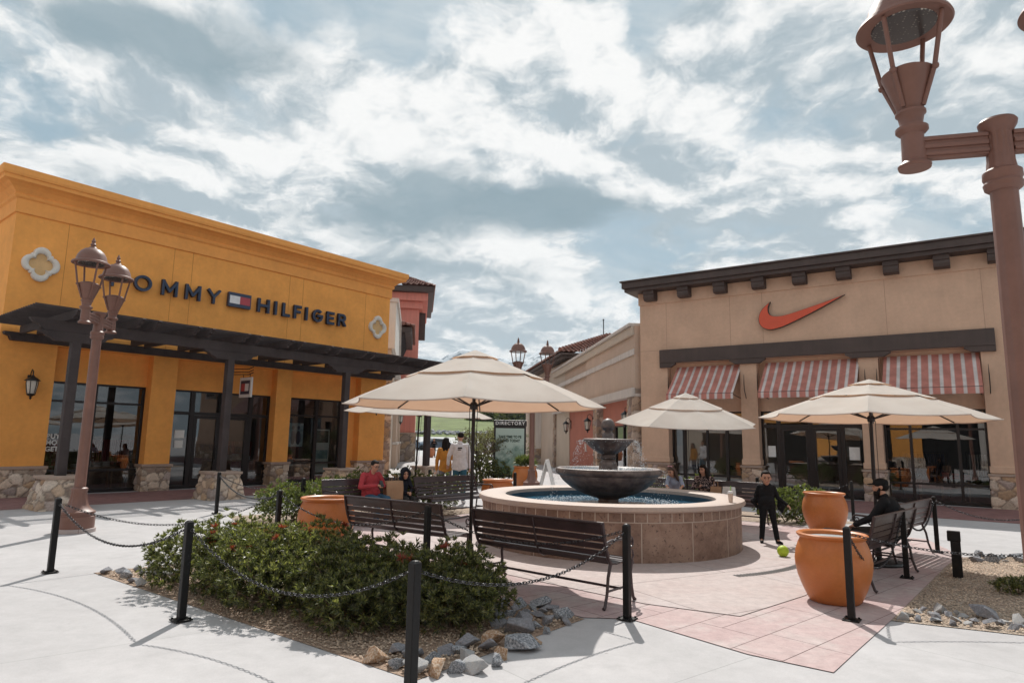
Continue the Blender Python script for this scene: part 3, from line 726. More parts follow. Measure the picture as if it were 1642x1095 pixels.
# window notices and lettering on the panes
wl = thing('window_lettering', 'white sale lettering on the dark left window of the orange shop', 'lettering', loc_or(0, 0, 0), OR_A)
for i, s in enumerate(('BUY 4', 'MORE', 'GET 2')): text('lettering', s, .17, MAT['paperwhite'], wl, (.93, .352, 1.50-i*.17), ext=.002, bold=.006, align='LEFT')
def panel(name, label, cat, root, x0, x1, z0, z1, y, m, ang, th=.012, group=None):
    o = MB().box(x0, y-th, z0, x1, y, z1).build(name, m, None, loc=root, rz=ang); return tag(o, label, cat, group)
panel('notice', 'upper white paper notice on the glass left of the orange shop door', 'notice', OR_O, 4.32, 4.62, 1.55, 1.80, .398, MAT['paperwhite'], OR_A)
panel('notice', 'lower white paper notice on the glass left of the orange shop door', 'notice', OR_O, 4.34, 4.60, 1.25, 1.48, .398, MAT['paperwhite'], OR_A)
po = thing('poster', 'pale blue clothing poster behind the right window of the orange shop', 'poster', OR_O, OR_A)
MB().box(8.25, .60, 1.30, 9.05, .62, 2.15).build('sheet', MAT['poster'], po)
fg = MB(); fg.ell((8.62, .59, 1.62), .10, .006, .25); fg.ell((8.62, .588, 1.98), .055, .006, .075); fg.build('printed_figure', MAT['disp_d'], po); fg = MB(); fg.ell((8.85, .59, 1.62), .11, .006, .25); fg.ell((8.85, .588, 1.98), .055, .006, .075); fg.build('printed_figure', MAT['disp_b'], po)
po = thing('poster', 'tall white and teal poster standing in the right window of the orange shop', 'poster', OR_O, OR_A)
MB().box(9.58, .55, .35, 10.18, .57, 1.95).build('sheet', MAT['paperwhite'], po); MB().box(9.62, .545, 1.45, 10.14, .5498, 1.9).build('dark_band', MAT['poster_d'], po); MB().box(9.62, .545, .85, 10.14, .5498, 1.18).build('teal_band', MAT['poster'], po)
# projecting sign above the entrance
bs = thing('hanging_sign', 'white framed flag sign on a scroll bracket above the orange shop entrance', 'hanging sign', loc_or(5.95, .0), OR_A)
MB().box(-.03, -1.05, 2.88, .03, -.35, 3.52).build('sign_board', MAT['flagwhite'], bs, bevel=.006)
MB().box(-.036, -.97, 2.98, -.0305, -.43, 3.42).build('navy_panel', MAT['navy'], bs); MB().box(-.041, -.92, 3.08, -.0365, -.70, 3.32).build('white_field', MAT['flagwhite'], bs); MB().box(-.041, -.70, 3.08, -.0365, -.48, 3.32).build('red_field', MAT['flagred'], bs)
mb = MB()
for zz in (3.62, 3.70, 3.80): mb.tube([(0, .33, zz+.05), (0, -.3, zz+.02), (0, -.8, zz-.01), (0, -1.08, zz+.05)], .014, 6)
mb.tube([(0, -.5, 3.52), (0, -.5, 3.62)], .01, 6); mb.tube([(0, -.9, 3.52), (0, -.9, 3.62)], .01, 6)
mb.build('scroll_bracket', MAT['black'], bs, smooth=40)

# ------------------------------------------------------------------ timber pergola in front of it
pg = thing('pergola', 'dark brown timber pergola on stone pedestals in front of the orange shop', 'pergola', OR_O, OR_A)
V = 3.5
for i, u in enumerate((.16, 3.86, 7.75, 11.4)):
    stone_box('pedestal', u-.47, u+.47, -V-.47, -V+.47, 0, .645, pg, taper=.28, freq=3.7, seed=20+i, amp=.035)
    cap_slab('pedestal_cap', u-.40, u+.40, -V-.40, -V+.40, .645, .715, pg)
    MB().box(u-.095, -V-.095, .715, u+.095, -V+.095, 3.70).build('post', MAT['wood'], pg, bevel=.012)
    c = .78; q = [(u-c, 3.905), (u-c*.93, 3.86), (u-c*.80, 3.83), (u-c*.74, 3.78), (u-c*.62, 3.74), (u-c*.55, 3.69)]
    poly = q + [(2*u-x, z) for x, z in reversed(q)]
    MB().prism(poly, -V-.085, -V+.085).build('corbel', MAT['wood'], pg, bevel=.006)
q = [(-.78, 4.155), (-.74, 4.10), (-.70, 4.06), (-.60, 4.02), (-.56, 3.96), (-.48, 3.907)]
MB().prism(q+[(12.75-.12, 3.907), (12.75, 3.96), (12.78, 4.02), (12.9, 4.06), (12.95, 4.155)], -V-.075, -V+.075).build('beam', MAT['wood'], pg, bevel=.006)
MB().prism([(-.42, 4.20), (-.40, 4.13), (-.30, 4.10), (-.25, 3.99), (12.5, 3.99), (12.55, 4.08), (12.65, 4.12), (12.7, 4.20)], -.22, -.004).build('ledger', MAT['wood'], pg, bevel=.006)
Mr = Matrix(((0,1,0,0), (1,0,0,0), (0,0,1,0), (0,0,0,1)))
k = 0
for i in range(-3, 7):
    for du in (-.37, 0.0):
        u = 4.30+1.333*i+du
        prof = [(-.225, 4.16+.055), (-.225, 4.36), (-4.28, 4.36), (-4.30, 4.33), (-4.20, 4.29), (-4.18, 4.24), (-4.05, 4.21), (-4.02, 4.162), (-.225, 4.162)]
        mb = MB().prism([(a, b) for a, b in prof[1:]], u-.04, u+.04, Mr)
        mb.build('rafter', MAT['wood'], pg, bevel=.005)
mb = MB()
v = .32
while v < 4.1: mb.box(-.82, -v-.022, 4.362, 12.7, -v+.022, 4.412); v += .165
mb.build('lattice', MAT['wood'], pg)
# stub of the next pergola's beam on the shop's left corner
MB().prism([(-1.2, 4.02), (-1.2, 3.62), (-.55, 3.62), (-.48, 3.72), (-.46, 4.02)], .05, .22).build('timber_beam', MAT['wood'], ob)

# ------------------------------------------------------------------ wall lanterns
def wall_lantern(label, loc, rz, k=1.0, group='wall lanterns'):
    """mounted on a wall whose outside is local -y"""
    t = thing('wall_lantern', label, 'wall lantern', loc, rz, group)
    MB().box(-.055*k, -.03, -.05*k, .055*k, 0, .32*k).build('backplate', MAT['black'], t, bevel=.008)
    MB().tube([(0, -.02, .22*k), (0, -.06*k, .38*k), (0, -.14*k, .45*k), (0, -.23*k, .40*k), (0, -.24*k, .30*k)], .013*k, 8).build('arm', MAT['black'], t, smooth=50)
    c = (0, -.24*k, 0)
    MB().lathe([(.012*k, .32*k), (.03*k, .29*k), (.05*k, .27*k), (.10*k, .235*k), (.165*k, .18*k), (.17*k, .165*k), (.12*k, .16*k)], 16, c).build('hood', MAT['black'], t, smooth=40)
    MB().lathe([(.118*k, .158*k), (.122*k, .10*k), (.105*k, -.02*k), (.085*k, -.14*k), (.075*k, -.15*k)], 16, c).build('glass_body', MAT['glasslamp'], t, smooth=40)
    mb = MB()
    for q in range(6):
        a = 2*pi*q/6; mb.tube([(.125*k*cos(a), -.24*k+.125*k*sin(a), .16*k), (.128*k*cos(a), -.24*k+.128*k*sin(a), .10*k), (.09*k*cos(a), -.24*k+.09*k*sin(a), -.15*k)], .009*k, 5)
    mb.lathe([(.08*k, -.15*k), (.10*k, -.165*k), (.09*k, -.185*k), (.05*k, -.205*k), (.02*k, -.235*k), (.03*k, -.255*k), (.02*k, -.275*k), (.004*k, -.30*k)], 12, c)
    mb.build('cage', MAT['black'], t, smooth=40)
    return t
wall_lantern('black wall lantern on the left pier of the orange shop', loc_or(.30, 0, 2.80), OR_A, 1.05)
wall_lantern('black wall lantern at the right corner pier of the orange shop', loc_or(11.75, 0, 2.85), OR_A, 1.05)

# ------------------------------------------------------------------ the tan shop on the right
nb = thing('store_building', 'tan stucco shop with dark bracketed eaves and three window bays', 'shop', NK_O, NK_A)
X0, X1 = -10.4, 7.5
w = MB(); w.box(X0, 0, 4.56, X1, .5, 7.3); w.box(X0, .5, 0, X0+.4, 14, 7.3); w.box(X1-.4, .5, 0, X1, 14, 7.3); w.box(X0+.4, 13.6, 0, X1-.4, 14, 7.3)
w.build('wall', MAT['tan'], nb)
MB().box(X0-.045, -.045, 6.84, X1+.045, .5-.001, 7.298).build('frieze', MAT['tan'], nb, bevel=.01)
bays = [(-9.34, -6.73), (-6.17, -3.07), (-2.52, .08)]
w = MB()
for a, b in bays: w.box(a, .33, 2.78, b, .5, 4.56)
w.build('wall_infill', MAT['tan'], nb)
for i, (a, b) in enumerate(((X0, -9.34), (-6.73, -6.17), (-3.07, -2.52), (.08, X1))):
    MB().box(a, 0, .95, b, .5, 4.56).build('pier', MAT['tan'], nb, bevel=.008)
    MB().box(a-.03, -.035, .97, b+.03, .45, 1.16).build('pier_plinth', MAT['tan'], nb, bevel=.015)
    stone_box('stone_base', a-.03, b+.03, -.04, .5, 0, .88, nb, freq=3.5, faces='FLR', seed=40+i, tint=(1.0, .95, .93))
    cap_slab('base_cap', a-.085, b+.085, -.095, .5, .88, .95, nb)
# door and window beams
MB().box(-9.6, -.13, 4.57, .45, -.002, 5.06).build('beam', MAT['brown'], nb, bevel=.01)
mb = MB()
for a, b in ((-9.6, -9.0), (-7.05, -5.85), (-3.42, -2.15), (-.3, .45)):
    l = .18 if a > -9.5 else 0; r_ = .18 if b < .4 else 0
    mb = MB(); mb.prism([(a+l, 4.40), (b-r_, 4.40), (b-r_*.5, 4.46), (b-.0, 4.5), (b, 4.569), (a, 4.569), (a, 4.5), (a+l*.5, 4.46)], -.115, -.002); mb.build('beam_corbel', MAT['brown'], nb, bevel=.006)
# eaves
MB().box(X0-.46, -.66, 7.43, X1+.5, 14.3, 7.66).build('roof', MAT['brown'], nb, bevel=.012)
MB().box(X0-.38, -.58, 7.30, X1+.42, 14.2, 7.428).build('soffit', MAT['brown'], nb, bevel=.01)
MB().box(X0-.52, -.72, 7.662, X1+.55, 14.3, 7.72).build('roof_edge', MAT['brown'], nb, bevel=.01)
xb = -9.87
while xb < X1:
    prof = [(-.047, 6.97), (-.10, 6.93), (-.34, 6.93), (-.40, 6.96), (-.44, 7.05), (-.43, 7.14), (-.47, 7.16), (-.47, 7.298), (-.047, 7.298)]
    MB().prism(prof, xb-.21, xb+.21, Mr).build('bracket', MAT['brown'], nb, bevel=.008); xb += 1.315
g = MB()
for x in (-9.35, -7.0, -5.9, -2.21, .25): g.box(x-.007, -.0025, 5.07, x+.007, 0, 6.84)
for a, b in ((X0, -9.7), (.6, X1)): g.box(a, -.0025, 5.06, b, 0, 5.074)
g.build('control_joint_shade', MAT['groove_shade_tan'], nb)  # surface strips whose dark colour stands for groove shade
window(nb, -9.34, -6.73, .02, 2.78, .36, vm=[(-8.9, .10), (-8.05, .07), (-7.35, .10)], hm=[(.55, -9.28, -6.79, .06), (2.25, -9.28, -6.79, .06)])
window(nb, -6.17, -3.07, .02, 2.78, .36, vm=[(-5.62, .13), (-4.62, .12), (-3.68, .13)], hm=[(2.28, -6.11, -3.13, .11)])
door(nb, -5.55, -4.68, 2.22, .345, 1); door(nb, -4.56, -3.75, 2.22, .345, -1)
window(nb, -2.52, .08, .02, 2.78, .36, vm=[(-1.82, .08), (-.62, .08)], hm=[(.58, -2.46, .02, .06), (2.2, -2.46, .02, .06)])
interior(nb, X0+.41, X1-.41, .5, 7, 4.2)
mannequin_group(nb, -9.2, -6.8, 1.0, 11); mannequin_group(nb, -2.6, .2, 1.0, 12)
panel('notice', 'white paper notice on the glass left of the tan shop door', 'notice', NK_O, -5.98, -5.74, 1.25, 1.62, .398, MAT['paperwhite'], NK_A)
panel('notice', 'white paper notice on the glass right of the tan shop door', 'notice', NK_O, -3.52, -3.22, 1.22, 1.62, .398, MAT['paperwhite'], NK_A)
MB().box(X0+.2, .3, 7.3, X1-.2, 13.7, 7.38).build('roof_deck', MAT['roofflat'], nb)
sw = [(-3.31, 6.45), (-3.93, 6.14), (-4.48, 5.88), (-4.83, 5.73), (-5.2, 5.58), (-5.44, 5.52), (-5.65, 5.5), (-5.85, 5.57), (-5.96, 5.7), (-6.0, 5.88), (-5.96, 6.07), (-5.88, 6.21), (-5.75, 6.34), (-5.59, 6.46), (-5.66, 6.3), (-5.67, 6.15), (-5.63, 6.03), (-5.52, 5.955), (-5.33, 5.935), (-5.06, 5.97), (-4.62, 6.08), (-3.92, 6.27)]
def smooth_poly(P_, n=4, fixed=(0, 13)):
    out = []; m = len(P_)
    for i in range(m):
        p0, p1, p2, p3 = P_[(i-1) % m], P_[i], P_[(i+1) % m], P_[(i+2) % m]
        if i in fixed: p0 = p1
        if (i+1) % m in fixed: p3 = p2
        for k_ in range(n):
            t = k_/n
            out.append(tuple(.5*((2*p1[c])+(-p0[c]+p2[c])*t+(2*p0[c]-5*p1[c]+4*p2[c]-p3[c])*t*t+(-p0[c]+3*p1[c]-3*p2[c]+p3[c])*t**3) for c in (0, 1)))
    return out
# outer edge (tip, round the belly, to the hook) and inner edge (hook back to the tip), joined rung by rung
def resample(P_, n):
    cum = [0]
    for p, q in zip(P_, P_[1:]): cum.append(cum[-1]+math.hypot(q[0]-p[0], q[1]-p[1]))
    out = []; k_ = 0
    for i in range(n+1):
        d_ = cum[-1]*i/n
        while k_ < len(P_)-2 and cum[k_+1] < d_: k_ += 1
        f_ = (d_-cum[k_])/(cum[k_+1]-cum[k_]) if cum[k_+1] > cum[k_] else 0
        out.append((P_[k_][0]+(P_[k_+1][0]-P_[k_][0])*f_, P_[k_][1]+(P_[k_+1][1]-P_[k_][1])*f_))
    return out
sp_all = smooth_poly(sw); kk_ = 13*4
outer, inner_ = resample(sp_all[:kk_+1], 60), resample((sp_all[kk_:]+sp_all[:1])[::-1], 60)
def ribbon(g, y0_, y1_):
    mb = MB(); vs = []
    for (ox, oz), (ix, iz) in zip(outer, inner_):
        mx_, mz_ = (ox+ix)/2, (oz+iz)/2; dx_, dz_ = ox-ix, oz-iz; l_ = math.hypot(dx_, dz_); sh = max(0, l_/2-g)/(l_/2) if l_ > 1e-6 else 0
        a_, b_ = (mx_+dx_/2*sh, mz_+dz_/2*sh), (mx_-dx_/2*sh, mz_-dz_/2*sh)
        vs += [(a_[0], y0_, a_[1]), (b_[0], y0_, b_[1]), (a_[0], y1_, a_[1]), (b_[0], y1_, b_[1])]
    fs = []
    for i in range(60):
        a_ = i*4; b_ = a_+4
        fs += [(a_, a_+1, b_+1, b_), (a_+2, b_+2, b_+3, a_+3), (a_, b_, b_+2, a_+2), (a_+1, a_+3, b_+3, b_+1)]
    return mb.add(vs, fs)
ss = thing('store_sign', 'orange red curved tick emblem with black edge on tan wall', 'shop sign', NK_O, NK_A)
ribbon(0, -.16, -.03).build('sign_body', MAT['black'], ss)
ribbon(.016, -.172, -.1605).build('sign_face', MAT['swoosh'], ss)

# striped awnings
def stripe_mat():
    m = bpy.data.materials.new('striped_awning_cloth'); m.use_nodes = True; t = NT(m.node_tree); b = t.n['Principled BSDF']
    tc = t('ShaderNodeTexCoord'); sp = t('ShaderNodeSeparateXYZ'); t.l.new(tc.outputs['UV'], sp.inputs[0])
    fr = t.math('FRACT', t.math('MULTIPLY', sp.outputs[0], 1/.27)); d = t.math('ABSOLUTE', t.math('SUBTRACT', fr, .5))
    n = t('ShaderNodeTexNoise', ins={'Vector': tc.outputs['Object'], 'Scale': 4, 'Detail': 6}).outputs[0]
    c = t.mix(t.maprange(d, .10, .22), (.60, .545, .53), (.47, .20, .165))
    c = t.mix(1.0, c, t.mix(t.maprange(n, .3, .7), (.85, .85, .85), (1.1, 1.1, 1.1)), 'MULTIPLY')
    t.l.new(c, b.inputs['Base Color']); b.inputs['Roughness'].default_value = .9; b.inputs['Specular IOR Level'].default_value = .15
    return m
MAT['stripe'] = stripe_mat()
def awning(x0, x1, label, xo=0.0):
    t = thing('awning', label, 'awning', loc_nk(x0, 0), NK_A, 'striped awnings over the tan shop windows')
    wd = x1-x0; yt, zt, yb, zb = .25, 4.42, -.95, 3.34
    vs, fs, uv = [], [], []
    nx, ny = 24, 8
    for j in range(ny+1):
        tt = j/ny
        for i in range(nx+1):
            s = i/nx
            sag = -.03*sin(pi*tt)*(.6+.4*abs(sin(s*pi*3)))
            vs.append((s*wd+xo*tt, yt+(yb-yt)*tt, zt+(zb-zt)*tt+sag)); uv.append((s*wd, tt))
    for j in range(ny):
        for i in range(nx): a = j*(nx+1)+i; fs.append((a, a+1, a+nx+2, a+nx+1)[::-1])
    o = len(vs)
    for j in range(2):
        for i in range(nx+1): vs.append((i/nx*wd+xo, yb-.004*j+.006*sin(i*1.9)*j, zb-.19*j)); uv.append((i/nx*wd, 1+j*.1))
    for i in range(nx): fs.append((o+i, o+i+nx+1, o+i+nx+2, o+i+1))
    me = bpy.data.meshes.new('awning_cloth'); me.from_pydata(vs, [], fs); ul = me.uv_layers.new(name='UVMap')
    for p in me.polygons:
        for li, vi in zip(p.loop_indices, p.vertices): ul.data[li].uv = uv[vi]
    me.polygons.foreach_set('use_smooth', [True]*len(fs)); me.materials.append(MAT['stripe']); me.update()
    cl = bpy.data.objects.new('awning_cloth', me); COL.objects.link(cl); cl.parent = t
    for x in (.03+xo, wd-.03+xo):
        MB().tube([(x-xo, .3, 3.2), (x, yb+.02, zb-.02), (x, yb+.02, zb+.02)], .014, 6).build('support_rod', MAT['black'], t)
    MB().tube([(xo, yb+.015, zb), (wd+xo, yb+.015, zb)], .016, 6).build('front_bar', MAT['black'], t)
    for x in (-.18, wd+.18):
        MB().tube([(x, -.02, 3.2), (x, -.22, 3.5), (x, -.24, 3.75), (x, -.22, 4.02)], [.012, .014, .014, .005], 6).build('spear_bracket', MAT['black'], t)
    return t
awning(-9.05, -6.72, 'narrow striped awning over the left window bay of the tan shop')
awning(-5.92, -3.06, 'striped awning over the doors in the middle bay of the tan shop')
awning(-2.38, .05, 'striped awning over the right window bay of the tan shop')

# the row of shops behind the viewer, which the windows mirror
rs = thing('store_building', 'orange shop row with stone bases mirrored in the windows of the tan shop', 'shop', (-9.5, -12.5, 0), R(145))
MB().box(-22, 0, 3.6, 22, .5, 7.2).build('wall', MAT['orange'], rs); MB().box(-22, .5, 0, 22, 9, 7.0).build('body', MAT['cream'], rs)
MB().box(-22.3, -.3, 6.8, 22.3, .6, 7.5).build('cornice', MAT['pale'], rs, bevel=.05)
for i, x in enumerate(range(-22, 20, 6)):
    MB().box(x, 0, .8, x+2.2, .5, 3.6).build('pier', MAT['orange' if i % 3 else 'pale'], rs); stone_box('stone_base', x-.03, x+2.23, -.05, .5, 0, .8, rs, freq=3, step=.08, faces='FLR', seed=120+i)
    MB().box(x+2.2, .3, 0, x+6, .5, 3.6).build('window', MAT['black'], rs)

# ------------------------------------------------------------------ buildings behind
def tile_roof(parent, A, B, C_, D, name='tile_roof', tw=.30, row=.38):
    """barrel tiles on the quad A,B (eave) C,D (top); rows step up towards the top"""
    A, B, C_, D = map(Vector, (A, B, C_, D)); n = (B-A).cross(D-A).normalized()
    if n.z < 0: n = -n
    nt = max(2, int((B-A).length/tw)); na = nt*8; nr = max(1, int((D-A).length/row))
    vs, fs = [], []
    for r in range(nr):
        for e in (0, 1):
            t = (r+e)/nr
            for i in range(na+1):
                s = i/na; p = (A.lerp(B, s)).lerp(D.lerp(C_, s), t)
                ph = (i % 8)/8; h = .085*max(0, sin(ph*2*pi))-.03*max(0, -sin(ph*2*pi)) + (.06 if e == 0 else 0)+.02*((i//8*7+r*5) % 3)*.4
                vs.append(p+n*h)
        o = r*2*(na+1)
        for i in range(na): fs.append((o+i, o+i+1, o+na+2+i, o+na+1+i))
    mb = MB().add(vs, fs)
    return mb.build(name, MAT['tile'], parent, smooth=50)
# long peach store front between the tan shop and the passage (runs almost straight away from the view)
W2A = R(90+5.9)
def loc_w2(t, off=0): # t metres from the far reference point, negative is nearer; off to the left (passage side)
    return Vector((2.571-sin(R(5.9))*t-off*cos(R(5.9)), 45.508+cos(R(5.9))*t-off*sin(R(5.9)), 0))
wb = thing('store_building', 'long peach stucco store front with red lower wall and stone columns beside the tan shop', 'shop', loc_w2(-2.75), R(95.9+180))
# local x runs towards the viewer, the outside is local -y
def mirror_front():
    w = MB(); w.box(9.6, 0, 3.5, 18.1, .6, 6.1); w.build('wall', MAT['cream2'], wb)
    w = MB(); w.box(.0, .12, 3.5, 9.6, .6, 6.1); w.build('far_wall', MAT['cream2'], wb)
    MB().box(-.15, -.22, 6.1, 18.1, .7, 6.22).build('coping', MAT['pale'], wb, bevel=.02)
    MB().box(-.08, -.12, 5.75, 18.1, .0, 6.098).build('cornice', MAT['cream'], wb, bevel=.03)
    MB().box(-.04, -.06, 4.98, 18.1, .0, 5.22).build('string_course', MAT['pale'], wb, bevel=.02)
    MB().box(-.1, -.14, 3.38, 18.1, .6, 3.72).build('lintel_band', MAT['pale'], wb, bevel=.02)
    MB().box(.6, .2, 0, 11.5, .6, 3.38).build('red_wall', MAT['redwall'], wb); MB().box(12.3, .2, 2.35, 17.3, .6, 3.38).build('red_panel', MAT['redwall'], wb)
    for i, a in enumerate((0.0, 11.5, 17.3)): stone_box('stone_column', a, a+(.6 if i == 0 else .8), -.08, .5, 0, 3.38, wb, freq=2.8, step=.05, faces='FLR', seed=60+i, tint=(.85,.82,.82))
    window(wb, 12.3, 17.3, .02, 2.35, .35, vm=[(13.9, .12), (15.2, .12), (16.4, .12)], hm=[(1.75, 12.36, 17.24, .09)])
    MB().box(12.3, .6, 0, 17.3, 4.5, 2.6).build('interior', MAT['disp_a'], wb)
    MB().box(0, .6, 0, 18.1, 9, 5.9).build('body', MAT['cream2'], wb)
    MB().box(8.55, .14, 1.15, 8.8, .2, 1.55).build('service_box', MAT['pale'], wb, bevel=.01)
mirror_front()
def on_w2(x, off=.14): 
    p = loc_w2(-2.75-x); return p+Vector((-cos(R(5.9))*off, -sin(R(5.9))*off, 0))
for x, lab in ((4.6, 'black wall lantern on the red wall, farther of two'), (10.3, 'black wall lantern on the red wall beside a stone column')):
    p = on_w2(x, -.2); wall_lantern(lab, (p.x, p.y, 2.45), R(95.9+180), 1.25)
p = on_w2(16.9, -.2); wall_lantern('black wall lantern over the shop window by the tan corner', (p.x, p.y, 2.55), R(95.9+180), 1.1)
# hip-roofed cream building behind it
hb = thing('store_building', 'cream building with brown tiled hip roof behind the peach store front', 'shop', (3.45, 38.6, 0), R(8))
MB().box(.0, 0, 0, 12, 11, 6.5).build('wall', MAT['cream'], hb); MB().box(-.55, -.55, 6.5, 12.5, 11.5, 6.66).build('eave', MAT['brown'], hb, bevel=.02)
MB().box(-.72, -.72, 6.66, 12.6, 11.7, 6.8).build('gutter', MAT['brown'], hb, bevel=.02)
tile_roof(hb, (-.75, -.75, 6.83), (12.6, -.75, 6.83), (12, 3.9, 8.6), (3.6, 3.9, 8.6)); tile_roof(hb, (-.75, 11.7, 6.83), (-.75, -.75, 6.83), (3.6, 3.9, 8.6), (3.6, 7.2, 8.6))
mb = MB(); h0, h1 = Vector((-.75, -.75, 6.92)), Vector((3.6, 3.9, 8.72))
for i in range(18): mb.tube([h0.lerp(h1, i/18)+Vector((0,0,.06)), h0.lerp(h1, (i+.9)/18)], [.13, .10], 8)
for i in range(24): mb.tube([(3.6+i*.36, 3.9, 8.76), (3.6+i*.36+.33, 3.9, 8.70)], [.13, .10], 8)
mb.build('ridge_tiles', MAT['tile'], hb, smooth=50)
fp = thing('antenna_mast', 'thin grey mast rising above the tiled roof', 'mast', (6.15, 43.2, 0)); MB().tube([(0,0,5), (0,0,9.75)], .035, 6).build('pole', MAT['chain'], fp); MB().ell((0,0,9.8), .06).build('finial', MAT['chain'], fp)
# pale building with arches at the end of the passage
ab = thing('store_building', 'pale arched building at the far right of the passage', 'shop', (1.3, 47.3, 0), R(0))
MB().box(0, .3, 0, 1.25, 9, 5.5).build('wall', MAT['cream'], ab); MB().box(.5, .1, 0, .95, .3, 4.6).build('pilaster', MAT['pale'], ab, bevel=.03); MB().box(-.15, .05, 4.6, 1.25, .3, 5.0).build('cornice', MAT['pale'], ab, bevel=.04)
mb = MB()
for i in range(9):
    a, b = pi*(i/9), pi*((i+1)/9); mb.bar((.28+.42*cos(a)-.1, .27, 3.6+.5*sin(a)), (.28+.42*cos(b)-.1, .27, 3.6+.5*sin(b)), .1, .12)
mb.build('arch_moulding', MAT['pale'], ab)
stone_box('stone_base', .48, .98, .06, .3, 0, 1.1, ab, freq=2.4, step=.06, faces='FLR', seed=77, tint=(.8,.8,.82))

# left of the passage: cream store with parapet and pilasters, then the coral tower
LA = math.atan2(15.6, -2.25)
cb = thing('store_building', 'cream store front with white parapet and pilasters beyond the orange shop', 'shop', (-5.80, 31.0, 0), LA)   # local x runs away, +y is to its left
mb = MB().box(.6, .0, 0, 17.6, 8, 6.0); mb.build('wall', MAT['cream'], cb)
stone_box('stone_column', 0, .8, -.12, .6, 0, 5.2, cb, freq=2.6, step=.06, faces='FLR', seed=81, tint=(.85,.85,.85))
for x in (6.6, 9.0, 14.5):
    MB().box(x, -.22, 1.3, x+.8, 0, 5.0).build('pilaster', MAT['cream2'], cb, bevel=.02); MB().box(x-.08, -.32, 5.0, x+.88, 0, 5.3).build('pilaster_cap', MAT['pale'], cb, bevel=.04); MB().box(x-.05, -.28, 0, x+.85, 0, 1.3).build('pilaster_base', MAT['cream2'], cb, bevel=.02); MB().box(x-.1, -.33, 1.3, x+.9, 0, 1.45).build('pilaster_band', MAT['pale'], cb, bevel=.03)
MB().prism([(.5, 6.0), (8.2, 6.0), (8.2, 6.6), (6.2, 8.3), (.5, 8.3)], -.15, .25).build('parapet', MAT['white_orn'], cb, bevel=.02)
MB().prism([(.45, 8.3), (6.3, 8.3), (8.4, 6.55), (8.4, 6.75), (6.4, 8.5), (.45, 8.5)], -.25, .3).build('parapet_coping', MAT['pale'], cb)
MB().box(9.0, 0.3, 6.0, 16, 6, 8.1).build('tower_wall', MAT['cream2'], cb)
MB().box(8.2, -.85, 8.1, 16.6, 6.6, 8.4).build('eave', MAT['brown'], cb, bevel=.02)
for x in [8.5+.62*i for i in range(13)]: MB().prism([(-.02, 6.9), (-.1, 6.9), (-.55, 7.6), (-.75, 8.098), (-.02, 8.098)], x, x+.16, Matrix(((0,1,0,0),(1,0,0,.3),(0,0,1,0),(0,0,0,1)))).build('eave_bracket', MAT['wood'], cb)
tile_roof(cb, (16.8, -1.0, 8.43), (8.0, -1.0, 8.43), (10, 2.6, 9.7), (15, 2.6, 9.7)); tile_roof(cb, (8.0, 6.6, 8.43), (8.0, -1.0, 8.43), (10, 2.6, 9.7), (10, 2.8, 9.7))
p = Vector((-5.80, 31.0, 0))+Vector((cos(LA), sin(LA), 0))*11.2; wall_lantern('pale wall lantern between the pilasters of the cream store front', (p.x+.02, p.y, 2.9), LA, 1.3)
tb = thing('tower_building', 'tall coral stucco tower with brown tiled roof and stone base', 'tower', (-7.06, 48.4, 0), R(8))
MB().box(-8, 0, 2.1, 0, 9, 12.0).build('wall', MAT['redtower'], tb); stone_box('stone_base', -8, .06, -.08, 9, 0, 2.0, tb, freq=2.0, step=.07, faces='FR', seed=90, tint=(.8,.82,.85)); MB().box(-8, -.15, 2.0, .14, 9, 2.1).build('base_cap', MAT['concrete_cap'], tb)
MB().box(-8.2, -.25, 11.35, .28, 9.2, 11.9).build('cornice_lower', MAT['redtower'], tb, bevel=.03); MB().box(-8.4, -.55, 11.9, .62, 9.4, 12.5).build('cornice', MAT['redtower'], tb, bevel=.03)
MB().box(-8.6, -.95, 12.5, 1.02, 9.8, 12.95).build('eave', MAT['brown'], tb, bevel=.03)
tile_roof(tb, (-8.7, -1.05, 12.98), (1.1, -1.05, 12.98), (-2.6, 4.4, 15.3), (-5, 4.4, 15.3), tw=.42); tile_roof(tb, (1.1, -1.05, 12.98), (1.1, 9.8, 12.98), (-2.6, 4.6, 15.3), (-2.6, 4.4, 15.3), tw=.42)
MB().box(.01, 1.2, 9.2, .5, 1.6, 11.3).build('side_bracket', MAT['brown'], tb)

# ------------------------------------------------------------------ hills, lot, mountain
def hill(name, m, x0, x1, y0, y1, fz, nx, ny, kind='structure'):
    vs, fs = [], []
    for j in range(ny+1):
        for i in range(nx+1):
            x = x0+(x1-x0)*i/nx; y = y0+(y1-y0)*j/ny; vs.append((x, y, fz(x, y, i/nx, j/ny)))
    for j in range(ny):
        for i in range(nx): a = j*(nx+1)+i; fs.append((a, a+1, a+nx+2, a+nx+1))
    o = MB().add(vs, fs).build(name, m, smooth=60); o['kind'] = kind; return o
MAT['grass'] = mat('bank_grass', (.095, .125, .026), .9, var=.25, vs=.12, fvar=.3, fs=1.2, bump=.6, bs=4, bdist=.2, col2=(.11, .145, .035))
hill('hill', MAT['grass'], -420, 320, 250, 560, lambda x, y, s, t: 2.45+1.1*min(1, t*40)+10.6*min(1, max(0, t-.03)*3.0)**.9*(1+.12*sin(x*.012+1))+noise.noise(Vector((x*.02, y*.02, 0)))*1.2*min(1, t*5), 70, 60)
MAT['lot'] = ground_mat('parking_asphalt', (.42, .42, .42), None, var=.1)
hill('road', MAT['lot'], -300, 300, 62, 251, lambda x, y, s, t: .002+2.5*t, 4, 12)
